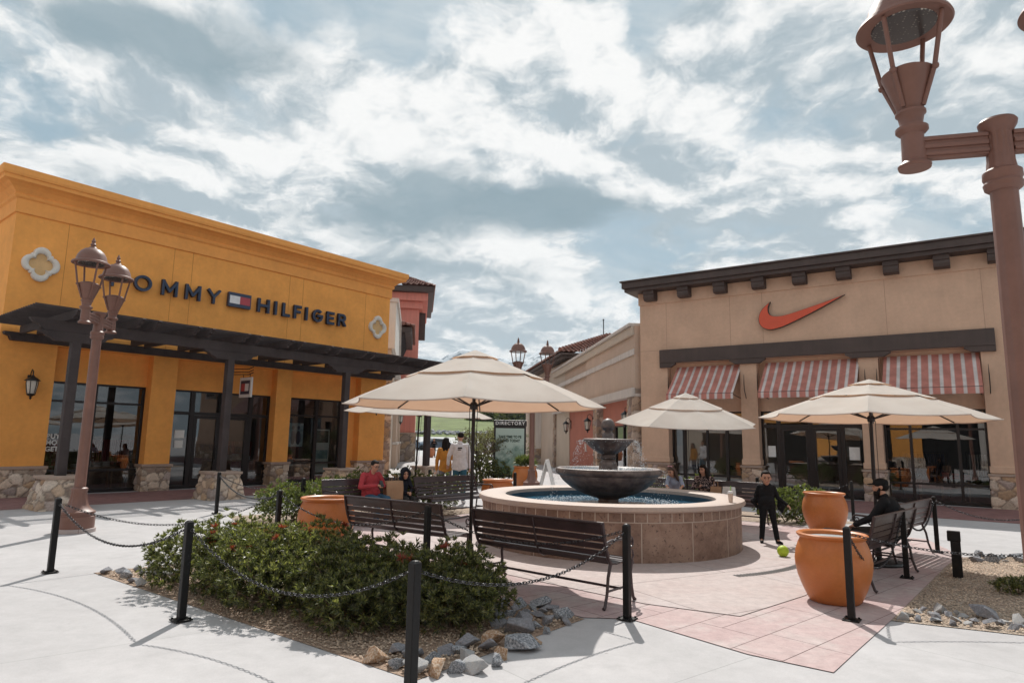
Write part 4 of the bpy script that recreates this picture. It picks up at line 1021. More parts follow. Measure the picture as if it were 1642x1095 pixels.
def mz(x, y, s, t):
    n = noise.fractal(Vector((x*.0011, y*.0011, 3.3)), 1.0, 2.1, 7); e = 1-abs(t-.5)*2
    return max(-5, e**.8*(690+260*n)*(.87+.17*sin(s*9+1.2)))
def mountain_mat():
    m = bpy.data.materials.new('mountain'); m.use_nodes = True; t = NT(m.node_tree); b = t.n['Principled BSDF']; tc = t('ShaderNodeTexCoord')
    n = t('ShaderNodeTexNoise', ins={'Vector': tc.outputs['Object'], 'Scale': .02, 'Detail': 9, 'Roughness': .7}).outputs[0]
    sp = t('ShaderNodeSeparateXYZ'); t.l.new(tc.outputs['Object'], sp.inputs[0])
    s = t.math('ADD', n, t.maprange(sp.outputs[2], 100, 650, -.12, .14, False))
    t.l.new(t.mix(t.maprange(s, .51, .60), (.065, .10, .13), (.50, .54, .58)), b.inputs['Base Color']); b.inputs['Roughness'].default_value = .95
    return m
MAT['mountain'] = mountain_mat()
hill('mountain', MAT['mountain'], -3200, 2600, 3600, 5400, mz, 130, 50)

# ------------------------------------------------------------------ lamp posts
def lamp_post(label, loc, ang, sink=0, half=.54):
    t = thing('street_lamp', label, 'street lamp', loc, ang, 'twin lantern lamp posts')
    n = 48; fl = (.40, .74, 12, .10)
    MB().lathe([(.30, 0), (.30, .06), (.285, .065)], 40).build('footing', MAT['tanpave'], t, smooth=40).location.z = -sink*.12
    MB().lathe([(.275, .066), (.275, .26), (.255, .275), (.255, .30), (.27, .31), (.27, .34), (.235, .36), (.20, .39), (.155, .45), (.13, .55), (.118, .66), (.126, .69), (.126, .72), (.10, .74)], n, flute=(.40, .67, 12, .10)).build('base', MAT['lamp'], t, smooth=35).location.z = -sink
    MB().lathe([(.088, .735-sink), (.086, 1.2), (.076, 3.30)], n, flute=(.3, 3.2, 12, .06)).build('pole', MAT['lamp'], t, smooth=35)
    MB().lathe([(.080, 3.29), (.104, 3.31), (.11, 3.34), (.10, 3.36), (.11, 3.38), (.108, 3.42), (.085, 3.44), (.078, 3.50), (.075, 3.68), (.085, 3.70), (.105, 3.735), (.11, 3.76), (.10, 3.775), (.0, 3.78)], n, flute=(3.5, 3.69, 12, .10)).build('pole_cap', MAT['lamp'], t, smooth=35)
    for s in (-1, 1):
        arm = MB(); a, b = (.07*s, (half-.05)*s); x0, x1 = min(a, b), max(a, b)
        arm.box(x0, -.03, 3.545, x1, .03, 3.70); arm.box(x0, -.042, 3.56, x1, .042, 3.585); arm.box(x0, -.042, 3.61, x1, .042, 3.64); arm.box(x0, -.042, 3.665, x1, .042, 3.69)
        arm.build('arm', MAT['lamp'], t, bevel=.005)
        c = (half*s, 0, 3.49)
        hd = MB().lathe([(.0, -.002), (.095, 0), (.10, .02), (.085, .035), (.072, .05), (.068, .235), (.085, .25), (.098, .265), (.098, .285), (.075, .295), (.068, .31), (.078, .37), (.092, .385), (.092, .40), (.075, .405), (.155, .66), (.16, .675), (.12, .70), (.06, .715), (.0, .72)], n, c, flute=(.06, .23, 12, .10)).build('lantern', MAT['lamp'], t, smooth=35)
        for q in range(4):
            aa = pi/4+q*pi/2; u = Vector((cos(aa), sin(aa), 0)); cc = Vector(c)
            st = MB().tube([cc+u*.085+Vector((0,0,.42)), cc+u*.175+Vector((0,0,.66)), cc+u*.245+Vector((0,0,1.02))], .016, 8); st.ell(cc+u*.178+Vector((0,0,.655)), .024, n=8, m=6)
            st.build('strut', MAT['lamp'], hd, smooth=50)
        MB().lathe([(.20, 1.035), (.285, 1.02), (.295, 1.03), (.285, 1.055), (.245, 1.075), (.235, 1.10), (.215, 1.17), (.175, 1.24), (.12, 1.285), (.065, 1.305), (.055, 1.325), (.03, 1.34), (.045, 1.37), (.03, 1.40), (.022, 1.405), (.034, 1.43), (.022, 1.455), (.004, 1.50)], n, c).build('hood', MAT['lamp'], hd, smooth=35)
        MB().lathe([(.0, 1.026), (.195, 1.026), (.20, 1.034)], 32, c).build('lens', MAT['lens_hex'], hd, smooth=30)
    return t
def lens_mat():
    m = bpy.data.materials.new('honeycomb_lens'); m.use_nodes = True; t = NT(m.node_tree); b = t.n['Principled BSDF']; tc = t('ShaderNodeTexCoord')
    v = t('ShaderNodeTexVoronoi', ins={'Vector': tc.outputs['Object'], 'Scale': 38, 'Randomness': .15}); v.feature = 'F1'
    t.l.new(t.mix(t.maprange(v.outputs['Distance'], .25, .5), (.60, .55, .47), (.05, .045, .045)), b.inputs['Base Color']); b.inputs['Roughness'].default_value = .25
    return m
MAT['lens_hex'] = lens_mat()
lamp_post('twin lantern lamp post on the plaza before the orange shop', (-7.35, 11.40, 0), math.atan2(-.589, .112))
lamp_post('twin lantern lamp post on the right, closest to the viewer', (3.16, 4.0, 0), math.atan2(.12, -.47), .42, half=.50)
lamp_post('twin lantern lamp post behind the fountain by the directory sign', (.70, 21.3, 0), math.atan2(.22, .48))
tag(sheet('planting_bed_gravel', [(-4.97, 8.14), (-.63, 4.80), (.73, 6.46), (-.9, 8.0), (-3.3, 9.7)], .0015, MAT['gravel'], kind='structure'))
tag(sheet('planting_bed_gravel', [(3.69, 6.58), (6.30, 9.68), (6.98, 10.33), (12.5, 11.2), (10.5, 7.6), (4.9, 6.03)], .0035, MAT['gravel2'], kind='structure'))
tag(sheet('planting_bed_gravel', [(-3.7, 10.2), (-5.8, 13.9), (-2.2, 17.0), (-.3, 15.9), (-3.35, 12.3), (-3.0, 10.6)], .0035, MAT['gravel2'], kind='structure'))
tag(sheet('planting_bed_gravel', [(3.1, 16.3), (5.95, 13.95), (7.8, 14.6), (5.2, 17.4)], .0035, MAT['gravel2'], kind='structure'))

# ------------------------------------------------------------------ fountain
def tile_mat(name, bw, bh, off):
    m = bpy.data.materials.new(name); m.use_nodes = True; t = NT(m.node_tree); b = t.n['Principled BSDF']; tc = t('ShaderNodeTexCoord')
    br = t('ShaderNodeTexBrick', offset=off, ins={'Vector': tc.outputs['UV'], 'Color1': (1,1,1,1), 'Color2': (.78,.78,.78,1), 'Mortar': (0,0,0,1), 'Scale': 1.0, 'Mortar Size': .0075, 'Mortar Smooth': .1, 'Brick Width': bw, 'Row Height': bh})
    n = t('ShaderNodeTexNoise', ins={'Vector': tc.outputs['Object'], 'Scale': 2.6, 'Detail': 8, 'Roughness': .7}).outputs[0]
    n2 = t('ShaderNodeTexNoise', ins={'Vector': tc.outputs['Object'], 'Scale': 22, 'Detail': 6, 'Roughness': .7}).outputs[0]
    c = t.mix(t.maprange(n, .35, .65), (.20, .118, .085), (.35, .235, .175)); c = t.mix(t.maprange(n2, .56, .66), c, (.10, .06, .05))
    n3 = t('ShaderNodeTexNoise', ins={'Vector': tc.outputs['Object'], 'Scale': 1.3, 'Detail': 9, 'Roughness': .75}).outputs[0]
    c = t.mix(t.maprange(n3, .66, .74), c, (.50, .46, .43))
    c = t.mix(1, c, br.outputs['Color'], 'MULTIPLY'); c = t.mix(br.outputs['Fac'], c, (.46, .38, .32))
    t.l.new(c, b.inputs['Base Color']); b.inputs['Roughness'].default_value = .55
    bp = t('ShaderNodeBump', ins={'Strength': .4, 'Distance': .008, 'Height': t.math('SUBTRACT', t.math('MULTIPLY', n2, .5), br.outputs['Fac'])}); t.l.new(bp.outputs[0], b.inputs['Normal'])
    return m
MAT['tile_s'] = tile_mat('small_travertine_tiles', .182, .135, 0); MAT['tile_l'] = tile_mat('large_travertine_tiles', .79, .58, 0)
ft = thing('fountain', 'round tiered fountain with tiled basin and dark stone bowls in the plaza centre', 'fountain', FC)
def ring_wall(name, r, z0, z1, m, vz0=0):
    n = 160; vs, fs, uv = [], [], []
    for i in range(n+1):
        a = 2*pi*i/n
        for z in (z0, z1): vs.append((r*cos(a), r*sin(a), z)); uv.append((a*r, z-vz0))
    for i in range(n): fs.append((2*i, 2*i+2, 2*i+3, 2*i+1))
    me = bpy.data.meshes.new(name); me.from_pydata(vs, [], fs); ul = me.uv_layers.new(name='UVMap')
    for p in me.polygons:
        for li, vi in zip(p.loop_indices, p.vertices): ul.data[li].uv = uv[vi]
    me.polygons.foreach_set('use_smooth', [True]*n); me.materials.append(m); me.update()
    o = bpy.data.objects.new(name, me); COL.objects.link(o); o.parent = ft
    return o
RB = 2.15
ring_wall('basin_wall', RB, .008, .55, MAT['tile_l'], -.03); ring_wall('tile_course', RB+.004, .552, .686, MAT['tile_s'], .551)
MB().lathe([(RB-.02, .685), (RB+.05, .687), (RB+.068, .705), (RB+.07, .73), (RB+.055, .765), (RB+.03, .772), (1.80, .772), (1.765, .755), (1.76, .70), (1.76, .40)], 160, cap=False).build('coping', MAT['coping'], ft, smooth=35)
ring_wall('pool_lining', 1.758, .1, .699, MAT['pooltile'] if 'pooltile' in MAT else mat('blue_pool_lining', (.03, .075, .115), .35, var=.2)).data.flip_normals()
# water surface
vs, fs = [(0, 0, .615)], []
rings = 30; nn = 96
for r in range(1, rings+1):
    for k in range(nn):
        a = 2*pi*k/nn; rr = 1.757*r/rings; x, y = rr*cos(a), rr*sin(a)
        h = .008*noise.noise(Vector((x*6, y*6, 1)))+.010*noise.noise(Vector((x*13, y*13, 4)))*(1 if rr < 1.2 else .5)
        vs.append((x, y, .615+h))
for k in range(nn): fs.append((0, 1+k, 1+(k+1) % nn))
for r in range(rings-1):
    for k in range(nn): fs.append((1+r*nn+k, 1+(r+1)*nn+k, 1+(r+1)*nn+(k+1) % nn, 1+r*nn+(k+1) % nn))
MB().add(vs, fs).build('pool_water', MAT['water'], ft, smooth=60)
NF = 64
MB().lathe([(.22, .30), (.20, .62), (.172, .64), (.172, .69), (.20, .705), (.30, .73), (.50, .80), (.66, .89), (.78, .99), (.835, 1.06), (.84, 1.085), (.875, 1.10), (.905, 1.13), (.91, 1.165), (.895, 1.20), (.865, 1.212), (.82, 1.205), (.76, 1.14), (.0, 1.12)], NF).build('large_bowl', MAT['fountain'], ft, smooth=40)
MB().lathe([(.0, 1.185), (.83, 1.186)], 48).build('bowl_water', MAT['water'], ft, smooth=30)
MB().lathe([(.165, 1.12), (.165, 1.24), (.15, 1.26), (.152, 1.29), (.14, 1.31), (.12, 1.33), (.10, 1.355), (.135, 1.375), (.14, 1.395), (.115, 1.41), (.12, 1.43), (.10, 1.45)], 40, flute=(1.12, 1.24, 8, .08)).build('stem', MAT['fountain'], ft, smooth=40)
MB().lathe([(.10, 1.44), (.16, 1.46), (.27, 1.52), (.36, 1.60), (.395, 1.645), (.425, 1.66), (.44, 1.68), (.435, 1.70), (.41, 1.708), (.37, 1.69), (.0, 1.67)], NF, flute=(1.46, 1.64, 16, .05)).build('upper_bowl', MAT['fountain'], ft, smooth=40)
MB().lathe([(.0, 1.685), (.385, 1.69)], 40).build('bowl_water', MAT['water'], ft, smooth=30)
MB().lathe([(.105, 1.66), (.105, 1.78), (.09, 1.80), (.055, 1.825), (.06, 1.845), (.09, 1.86), (.118, 1.91), (.12, 1.95), (.105, 2.0), (.07, 2.04), (.02, 2.058), (.0, 2.06)], 32).build('finial', MAT['fountain'], ft, smooth=40)
rnd = random.Random(7); mb = MB()
def drop(x, y, z, r, l):
    mb.add([(x, y, z+l), (x+r, y, z), (x, y+r, z), (x-r, y, z), (x, y-r, z), (x, y, z-r)], [(0,1,2),(0,2,3),(0,3,4),(0,4,1),(5,2,1),(5,3,2),(5,4,3),(5,1,4)])
for k in range(650):
    a = rnd.choice([rnd.gauss(pi*1.02, .35), rnd.gauss(0.0, .35), rnd.gauss(0.02, .25), rnd.uniform(0, 2*pi)]); t = rnd.random()**.8
    rr = .43+.03+.16*t+rnd.gauss(0, .025); z = 1.69-.47*t*t-rnd.uniform(0, .03)
    drop(rr*cos(a), rr*sin(a), z, rnd.uniform(.0025, .0055), rnd.uniform(.006, .02))
for k in range(420):
    a = rnd.choice([rnd.gauss(pi*.95, .3), rnd.gauss(0.1, .3), rnd.uniform(.2, pi-.2)]); t = rnd.random()
    rr = .90+.03+.09*t+rnd.gauss(0, .02); z = 1.17-.55*t*t
    drop(rr*cos(a), rr*sin(a), z, rnd.uniform(.002, .0045), rnd.uniform(.006, .03))
for k in range(1500):   # splashes on the pool
    a = rnd.uniform(0, 2*pi); rr = rnd.gauss(1.05, .12); drop(rr*cos(a), rr*sin(a), .618+abs(rnd.gauss(0, .02)), rnd.uniform(.004, .013), .006)
for k in range(500):
    a = rnd.uniform(0, 2*pi); rr = rnd.gauss(.56, .09); drop(rr*cos(a), rr*sin(a), 1.19+abs(rnd.gauss(0, .018)), rnd.uniform(.003, .008), .006)
o = mb.build('falling_water', MAT['foam'], ft); o['kind'] = 'stuff'
# curved slot drain
mb = MB()
for k in range(64):
    a = R(-68+k*1.0); a2 = a+R(.62); r0, r1 = 3.06, 3.19
    mb.add([(r0*cos(a), r0*sin(a), .016), (r1*cos(a), r1*sin(a), .016), (r1*cos(a2), r1*sin(a2), .016), (r0*cos(a2), r0*sin(a2), .016)], [(0,1,2,3)])
dr = mb.build('drain_grate', mat('dark_grate', (.10, .095, .095), .5, metal=.4), loc=FC); tag(dr, 'curved dark drain grating set in the paving beside the fountain', 'drain')

# ------------------------------------------------------------------ pots
def pot(label, x, y, k=1.0, rz=0, m='pot', plant=False, group='terracotta pots'):
    t = thing('terracotta_pot', label, 'pot', (x, y, 0.004), rz, group)
    prof = [(.0, .0), (.235, .0), (.255, .012), (.285, .07), (.325, .16), (.360, .26), (.380, .36), (.384, .43), (.372, .52), (.345, .60), (.326, .64), (.324, .655), (.345, .672), (.358, .688), (.358, .70), (.345, .71), (.315, .708), (.298, .695), (.292, .64)]
    MB().lathe([(r*k, z*k) for r, z in prof], 72, cap=False).build('body', MAT[m], t, smooth=40)
    MB().lathe([(0, .668*k), (.15*k, .664*k), (.296*k, .66*k)], 40, cap=False).build('soil', MAT['soil'], t, smooth=40)
    return t
pot('large glossy orange pot in front of the right benches', 3.52, 7.32, 1.0)
pot('glossy orange pot beyond the large one, near the child', 6.12, 12.95, 1.06, 1)
pot('glossy orange pot at the left end of the bench behind the shrubs', -2.72, 9.98, 1.08, 2)
pot('orange pot between the rear bench and the fountain', -.28, 15.75, 1.03, 3)
p5 = pot('orange pot holding a spiky green plant in front of the directory sign', .52, 22.6, 1.12, 4)
pot('distant reddish pot beside a person in the passage', -6.15, 61, 1.25, 1, 'pot2'); pot('distant reddish pot half hidden behind the dark pergola post', -7.3, 60, 1.2, 2, 'pot2')

# ------------------------------------------------------------------ benches
def make_bench(label, x, y, rz, L_=1.83):
    t = thing('park_bench', label, 'bench', (x, y, .004), rz, 'slatted metal benches round the fountain')
    h = L_/2
    seat = MB(); 
    for yy, zz, ti in ((-.265, .405, 55), (-.235, .438, 15), (-.165, .440, 0), (-.095, .432, -4), (-.025, .425, -4), (.045, .42, -3), (.115, .422, 6)):
        a = R(ti); d = Vector((0, cos(a), sin(a)))*.029; n = Vector((0, -sin(a), cos(a)))*.006; c = Vector((0, yy, zz))
        seat.add([c+Vector((s*h, 0, 0))+e*d+f*n for s in (-1, 1) for e in (-1, 1) for f in (-1, 1)], [(0,1,3,2),(4,6,7,5),(0,4,5,1),(2,3,7,6),(0,2,6,4),(1,5,7,3)])
    seat.build('seat', MAT['bench'], t)
    back = MB()
    for yy, zz, ti in ((.175, .455, 48), (.215, .53, 68), (.243, .605, 72), (.266, .68, 74), (.285, .752, 77), (.300, .81, 80)):
        a = R(ti); d = Vector((0, cos(a), sin(a)))*.030; n = Vector((0, -sin(a), cos(a)))*.006; c = Vector((0, yy, zz))
        back.add([c+Vector((s*h, 0, 0))+e*d+f*n for s in (-1, 1) for e in (-1, 1) for f in (-1, 1)], [(0,1,3,2),(4,6,7,5),(0,4,5,1),(2,3,7,6),(0,2,6,4),(1,5,7,3)])
    back.build('backrest', MAT['bench'], t)
    tr = MB()
    for xx in (0,): tr.tube([(xx, -.26, .395), (xx, -.1, .415), (xx, .1, .405), (xx, .19, .445), (xx, .245, .57), (xx, .28, .69), (xx, .317, .83)], .013, 6)
    tr.build('centre_strap', MAT['bench'], t, smooth=50)
    MB().tube([(-h, .315, .838), (h, .315, .838)], .014, 8).build('top_rail', MAT['bench'], t, smooth=50)
    for s in (-1, 1):
        x_ = s*(h-.012)
        MB().tube([(x_, .17, .42), (x_, .215, .30), (x_, .235, .15), (x_, .275, .03), (x_, .30, .012)], [.019, .017, .016, .017, .02], 8).build('leg', MAT['bench'], t, smooth=50)
        MB().tube([(x_, -.25, .42), (x_, -.225, .30), (x_, -.245, .15), (x_, -.275, .04), (x_, -.305, .012)], [.019, .017, .016, .017, .022], 8).build('leg', MAT['bench'], t, smooth=50)
        MB().tube([(x_, .16, .42), (x_, .215, .49), (x_, .255, .59), (x_, .285, .69), (x_, .318, .84)], .017, 8).build('back_frame', MAT['bench'], t, smooth=50)
        sc = [(x_, .265, .635), (x_, .15, .655), (x_, .0, .65), (x_, -.14, .655), (x_, -.225, .66)]
        for q in range(1, 15):
            a = R(90-q*32); rr = .062*(1-q/20); sc.append((x_, -.225-.0+rr*-cos(R(90-q*0))+(-rr*sin(R(q*32))), .598+rr*cos(R(q*32))))
        MB().tube(sc, [.014]*5+[.013-.0004*q for q in range(14)], 7).build('armrest', MAT['bench'], t, smooth=50)
        s2 = [(x_, -.245, .42), (x_, -.285, .46), (x_, -.265, .52), (x_, -.205, .535)]
        MB().tube(s2, .012, 7).build('scroll', MAT['bench'], t, smooth=50)
        MB().tube([(x_, -.245, .17), (x_, .238, .17)], .012, 7).build('side_stretcher', MAT['bench'], t, smooth=50)
    MB().tube([(-h, .0, .17), (h, .0, .17)], .014, 7).build('stretcher', MAT['bench'], t, smooth=50)
    return t
def face(dx, dy): return math.atan2(dx, -dy)      # rotation that turns local -y to (dx, dy)
bench0 = make_bench('dark slatted bench seen from behind at the front of the fountain', .458, 7.56, face(.65, .76))
BN = [('dark slatted bench seen from behind beyond the left pot', (-1.40, 9.12), (.59, .81)),
 ('empty dark bench facing the viewer behind the umbrella pole', (-1.18, 14.45), (.75, -.66)),
 ('dark bench with the man in red and the hooded child', (-2.70, 13.05), (.70, -.71)),
 ('dark slatted bench with the man in the black cap', (4.62, 8.58), (-.71, .70)),
 ('dark slatted bench just beyond the man in the black cap', (5.86, 10.22), (-.70, .71)),
 ('dark bench with the woman in the floral top', (4.52, 14.30), (-.60, -.80)),
 ('dark bench half hidden behind the fountain bowl', (2.95, 15.45), (-.57, -.82))]
for lab, (x, y), (dx, dy) in BN: dup(bench0, (x, y, .004), face(dx, dy), lab)

# ------------------------------------------------------------------ bollards and chains
def make_bollard(label, x, y, rz):
    t = thing('bollard', label, 'bollard', (x, y, .006), rz, 'black bollards holding the chains')
    MB().box(-.032, -.032, .012, .032, .032, .845).build('post', MAT['post'], t, bevel=.006)
    MB().lathe([(.044, .838), (.044, .853), (.026, .868), (.0, .874)], 4, M=Matrix.Rotation(R(45), 4, 'Z')).build('cap', MAT['post'], t, bevel=.003)
    MB().box(-.075, -.075, 0, .075, .075, .0115).build('base_plate', MAT['post'], t, bevel=.003)
    mb = MB()
    for a in (-.055, .055):
        for b in (-.055, .055): mb.lathe([(.011, .0125), (.011, .022), (.004, .026)], 6, (a, b, 0))
    mb.build('bolts', MAT['post'], t)
    return t
BL = {1: (-5.463, 8.101), 2: (-2.933, 6.165), 3: (-.60, 4.36), 4: (1.132, 6.46), 5: (3.298, 6.551), 6: (5.082, 8.634), 7: (6.828, 10.718), 8: (7.715, 14.981), 9: (-6.252, 14.297), 10: (-3.38, 9.807), 11: (-.96, 7.911), 12: (-3.95, 12.75), 13: (5.95, 15.95), 14: (-2.067, 17.167), 15: (.13, 16.3), 16: (9.4, 11.1), 17: (6.0, 6.35)}
BLAB = {1: 'leftmost black square bollard on the concrete', 2: 'black bollard at the front left edge of the shrub bed', 3: 'black bollard closest to the viewer at the front corner of the bed', 4: 'black bollard beside the front bench end', 5: 'black bollard in front of the large orange pot', 6: 'black bollard between the two right benches', 7: 'black bollard beyond the right benches', 8: 'black bollard behind the far orange pot on the right', 9: 'black bollard before the stone pedestal of the orange shop', 10: 'black bollard left of the left orange pot', 11: 'black bollard behind the bed in front of the slatted bench', 12: 'black bollard among the rear shrubs', 13: 'small black bollard behind the bench by the tan shop', 14: 'black bollard by the rear pergola pedestal', 15: 'black bollard by the pot in front of the directory sign', 16: 'black bollard at the far right of the right bed', 17: 'black bollard at the near right of the right bed'}
b0 = None
for k, (x, y) in BL.items():
    rz = R(-38+(k*37 % 9)-4)
    if b0 is None: b0 = make_bollard(BLAB[k], x, y, rz)
    else: dup(b0, (x, y, .006), rz, BLAB[k])
def chain(a, b, sag, label, za=.80, zb=.80):
    A = Vector((*BL[a], za)); B = Vector((*BL[b], zb)); d = (B-A).normalized(); A += d*.05; B -= d*.05
    N = 400; pts = [A.lerp(B, i/N)-Vector((0, 0, sag*4*(i/N)*(1-i/N))) for i in range(N+1)]
    cum = [0]
    for p, q in zip(pts, pts[1:]): cum.append(cum[-1]+(q-p).length)
    pitch = .037; n = int(cum[-1]/pitch); mb = MB(); j = 0
    for i in range(n):
        s = (i+.5)*pitch
        while cum[j+1] < s: j += 1
        p = pts[j].lerp(pts[j+1], (s-cum[j])/(cum[j+1]-cum[j])); t = (pts[j+1]-pts[j]).normalized()
        s1 = t.cross(Vector((0,0,1))).normalized(); s2 = s1.cross(t); rl = R(45 if i % 2 else -45)+.15*sin(i*2.1); u = s1*cos(rl)+s2*sin(rl)
        loop = []
        for q in range(10):
            aa = 2*pi*q/10; e = cos(aa); loop.append(p+t*(.018*(1 if e > 0 else -1)*min(1, abs(e)*1.25)+.006*e)+u*.0125*sin(aa))
        w = t.cross(u); o = len(mb.v)
        for q in range(10):
            c = loop[q]; rad = (c-p).normalized(); r_ = .0042
            for f in ((rad*r_), (w*r_), (-rad*r_), (-w*r_)): mb.v.append(tuple(c+f))
        for q in range(10):
            for f in range(4): mb.f.append((o+q*4+f, o+q*4+(f+1) % 4, o+((q+1) % 10)*4+(f+1) % 4, o+((q+1) % 10)*4+f))
    o = mb.build('chain', MAT['chain'], smooth=80); tag(o, label, 'chain', 'chains slung between bollards')
chain(1, 2, .30, 'chain sagging between the leftmost bollard and the front left bollard'); chain(2, 3, .33, 'chain sagging in front of the shrub bed'); chain(3, 4, .24, 'chain rising to the bollard beside the front bench'); chain(4, 11, .22, 'chain passing behind the front bench')
chain(11, 10, .27, 'chain hanging across the left orange pot'); chain(10, 1, .33, 'chain along the back left edge of the shrub bed'); chain(9, 10, .22, 'chain from the pedestal bollard to the pot'); chain(9, 12, .20, 'chain in front of the orange shop windows')
chain(5, 6, .48, 'deep hanging chain in front of the right bench'); chain(6, 7, .32, 'chain between the two bollards behind the right benches'); chain(7, 16, .30, 'chain running right along the back of the right bed'); chain(5, 17, .16, 'long chain along the front of the right bed'); chain(13, 8, .2, 'chain behind the child in black')

# short path light in the right bed
pl = thing('path_light', 'short black square path light standing in the right gravel bed', 'path light', (5.78, 8.70, .01), R(-35))
MB().box(-.055, -.05, 0, .055, .05, .50).build('post', MAT['post'], pl, bevel=.006); MB().box(-.085, -.06, .45, .06, .06, .575).build('light_head', MAT['post'], pl, bevel=.008); MB().box(-.087, -.045, .47, -.0855, .045, .52).build('lens', MAT['glasslamp'], pl)

# ------------------------------------------------------------------ umbrellas
def umbrella(label, x, y, Rr, zt, ze, rot=0, tilt=(0, 0), lean=0):
    t = thing('patio_umbrella', label, 'umbrella', (x, y, .004), 0, 'beige market umbrellas')
    rise = zt-ze; T = Matrix.Translation((0, 0, ze)) @ Matrix.Rotation(tilt[0], 4, 'X') @ Matrix.Rotation(tilt[1], 4, 'Y') @ Matrix.Translation((0, 0, -ze))
    cl = Matrix.Rotation(rot, 4, 'Z')
    def zr(r): f = r/Rr; return zt-rise*(f*.93+.07*f*f)
    def tier(name, r0, r1, dz, droop=0, vents=False):
        vs, fs = [], []; nr = 10; m = 12
        for j in range(nr+1):
            r = r0+(r1-r0)*j/nr
            for k in range(8*m):
                kk, s = k//m, (k % m)/m; a0, a1 = 2*pi*kk/8, 2*pi*(kk+1)/8
                px = r*(cos(a0)*(1-s)+cos(a1)*s); py = r*(sin(a0)*(1-s)+sin(a1)*s); q = s*(1-s)*4
                sh = 1-.045*q*(j/nr)*(r1/Rr)   # hem curves in between the ribs
                sag = -.045*q*(r/Rr)+.02*q*(r/Rr)*(j/nr) + .004*noise.noise(Vector((px*6, py*6, x)))
                lift = .008*q*(j/nr)**4 if vents else 0
                vs.append((px*sh, py*sh, zr(r)+dz+sag+lift-droop*(j/nr)**6))
        n = 8*m
        for j in range(nr):
            for k in range(n): fs.append((j*n+k, (j+1)*n+k, (j+1)*n+(k+1) % n, j*n+(k+1) % n))
        if r0 < .02: fs.append(tuple(range(n)))
        return MB().add(vs, fs).xf(T @ cl).build(name, MAT['canvas'], t, smooth=28)
    low = tier('canopy', .46*Rr, Rr, 0, .012); tier('canopy_middle', .13*Rr, .53*Rr, .018, .0, True); tier('canopy_top', .01, .185*Rr, .036, .0, True)
    hem = MB()
    for k in range(8):
        a0, a1 = 2*pi*k/8, 2*pi*(k+1)/8
        pts = []
        for i in range(11):
            s = i/10; q = s*(1-s)*4; sh = 1-.045*q; pts.append((Rr*sh*(cos(a0)*(1-s)+cos(a1)*s), Rr*sh*(sin(a0)*(1-s)+sin(a1)*s), zr(Rr)-.025*q-.014))
        hem.tube(pts, .008, 5)
    hem.xf(T @ cl).build('hem', MAT['canvas'], low, smooth=60)
    hub = ze-.02
    for k in range(8):
        a = 2*pi*k/8+rot; u = Vector((cos(a), sin(a), 0)); pts = [u*.03+Vector((0,0,zr(.03)-.035))]+[u*(Rr*f)+Vector((0,0,zr(Rr*f)-.022)) for f in (.3, .6, .98)]
        MB().tube(pts, .010, 6).xf(T).build('rib', MAT['frame'], t)
        MB().tube([u*.045+Vector((0,0,hub)), u*(.52*Rr)+Vector((0,0,zr(.52*Rr)-.03))], .009, 6).xf(T).build('strut', MAT['frame'], t)
    MB().lathe([(.03, hub-.05), (.05, hub-.04), (.055, hub+.02), (.03, hub+.05)], 12).xf(T).build('runner', MAT['frame'], t, smooth=40)
    MB().lathe([(.035, zt-.06), (.045, zt-.02), (.02, zt+.0)], 12).xf(T).build('top_hub', MAT['frame'], t, smooth=40)
    pole = MB().tube([(lean*2.3, 0, .05), (lean, 0, 1.3), (0, 0, zt-.03)], .022, 12); pole.build('pole', MAT['frame'], t, smooth=50)
    MB().lathe([(.32, 0), (.33, .02), (.32, .045), (.10, .06), (.045, .09), (.04, .36), (.03, .37)], 32, (lean*2.3, 0, 0)).build('base', MAT['black'], t, smooth=40)
    c = MB()
    for q in (-1, 1): c.tube([(.05*q, -.02, hub-.03), (.045*q+lean*.5, -.03, 1.75), (.05*q+lean, -.035, 1.2), (.012*q+lean, -.04, 1.05)], .0045, 5)
    c.build('cord', MAT['post'], t)
    return t
umbrella('large beige umbrella left of the fountain, closest to the viewer', -.47, 8.28, 1.67, 2.75, 2.09, R(0))
umbrella('beige umbrella on the right over the man in the black cap', 5.30, 9.62, 1.57, 2.60, 2.07, R(15), (R(-.5), R(1)), -.01)
umbrella('beige umbrella behind the fountain, tilted towards the viewer', 3.86, 14.45, 1.56, 2.72, 2.10, R(2), (R(6), R(0)))
umbrella('beige umbrella mostly hidden behind the large one', -2.12, 15.25, 1.72, 2.76, 2.22, R(12), (R(2), R(2.2)), -.03)

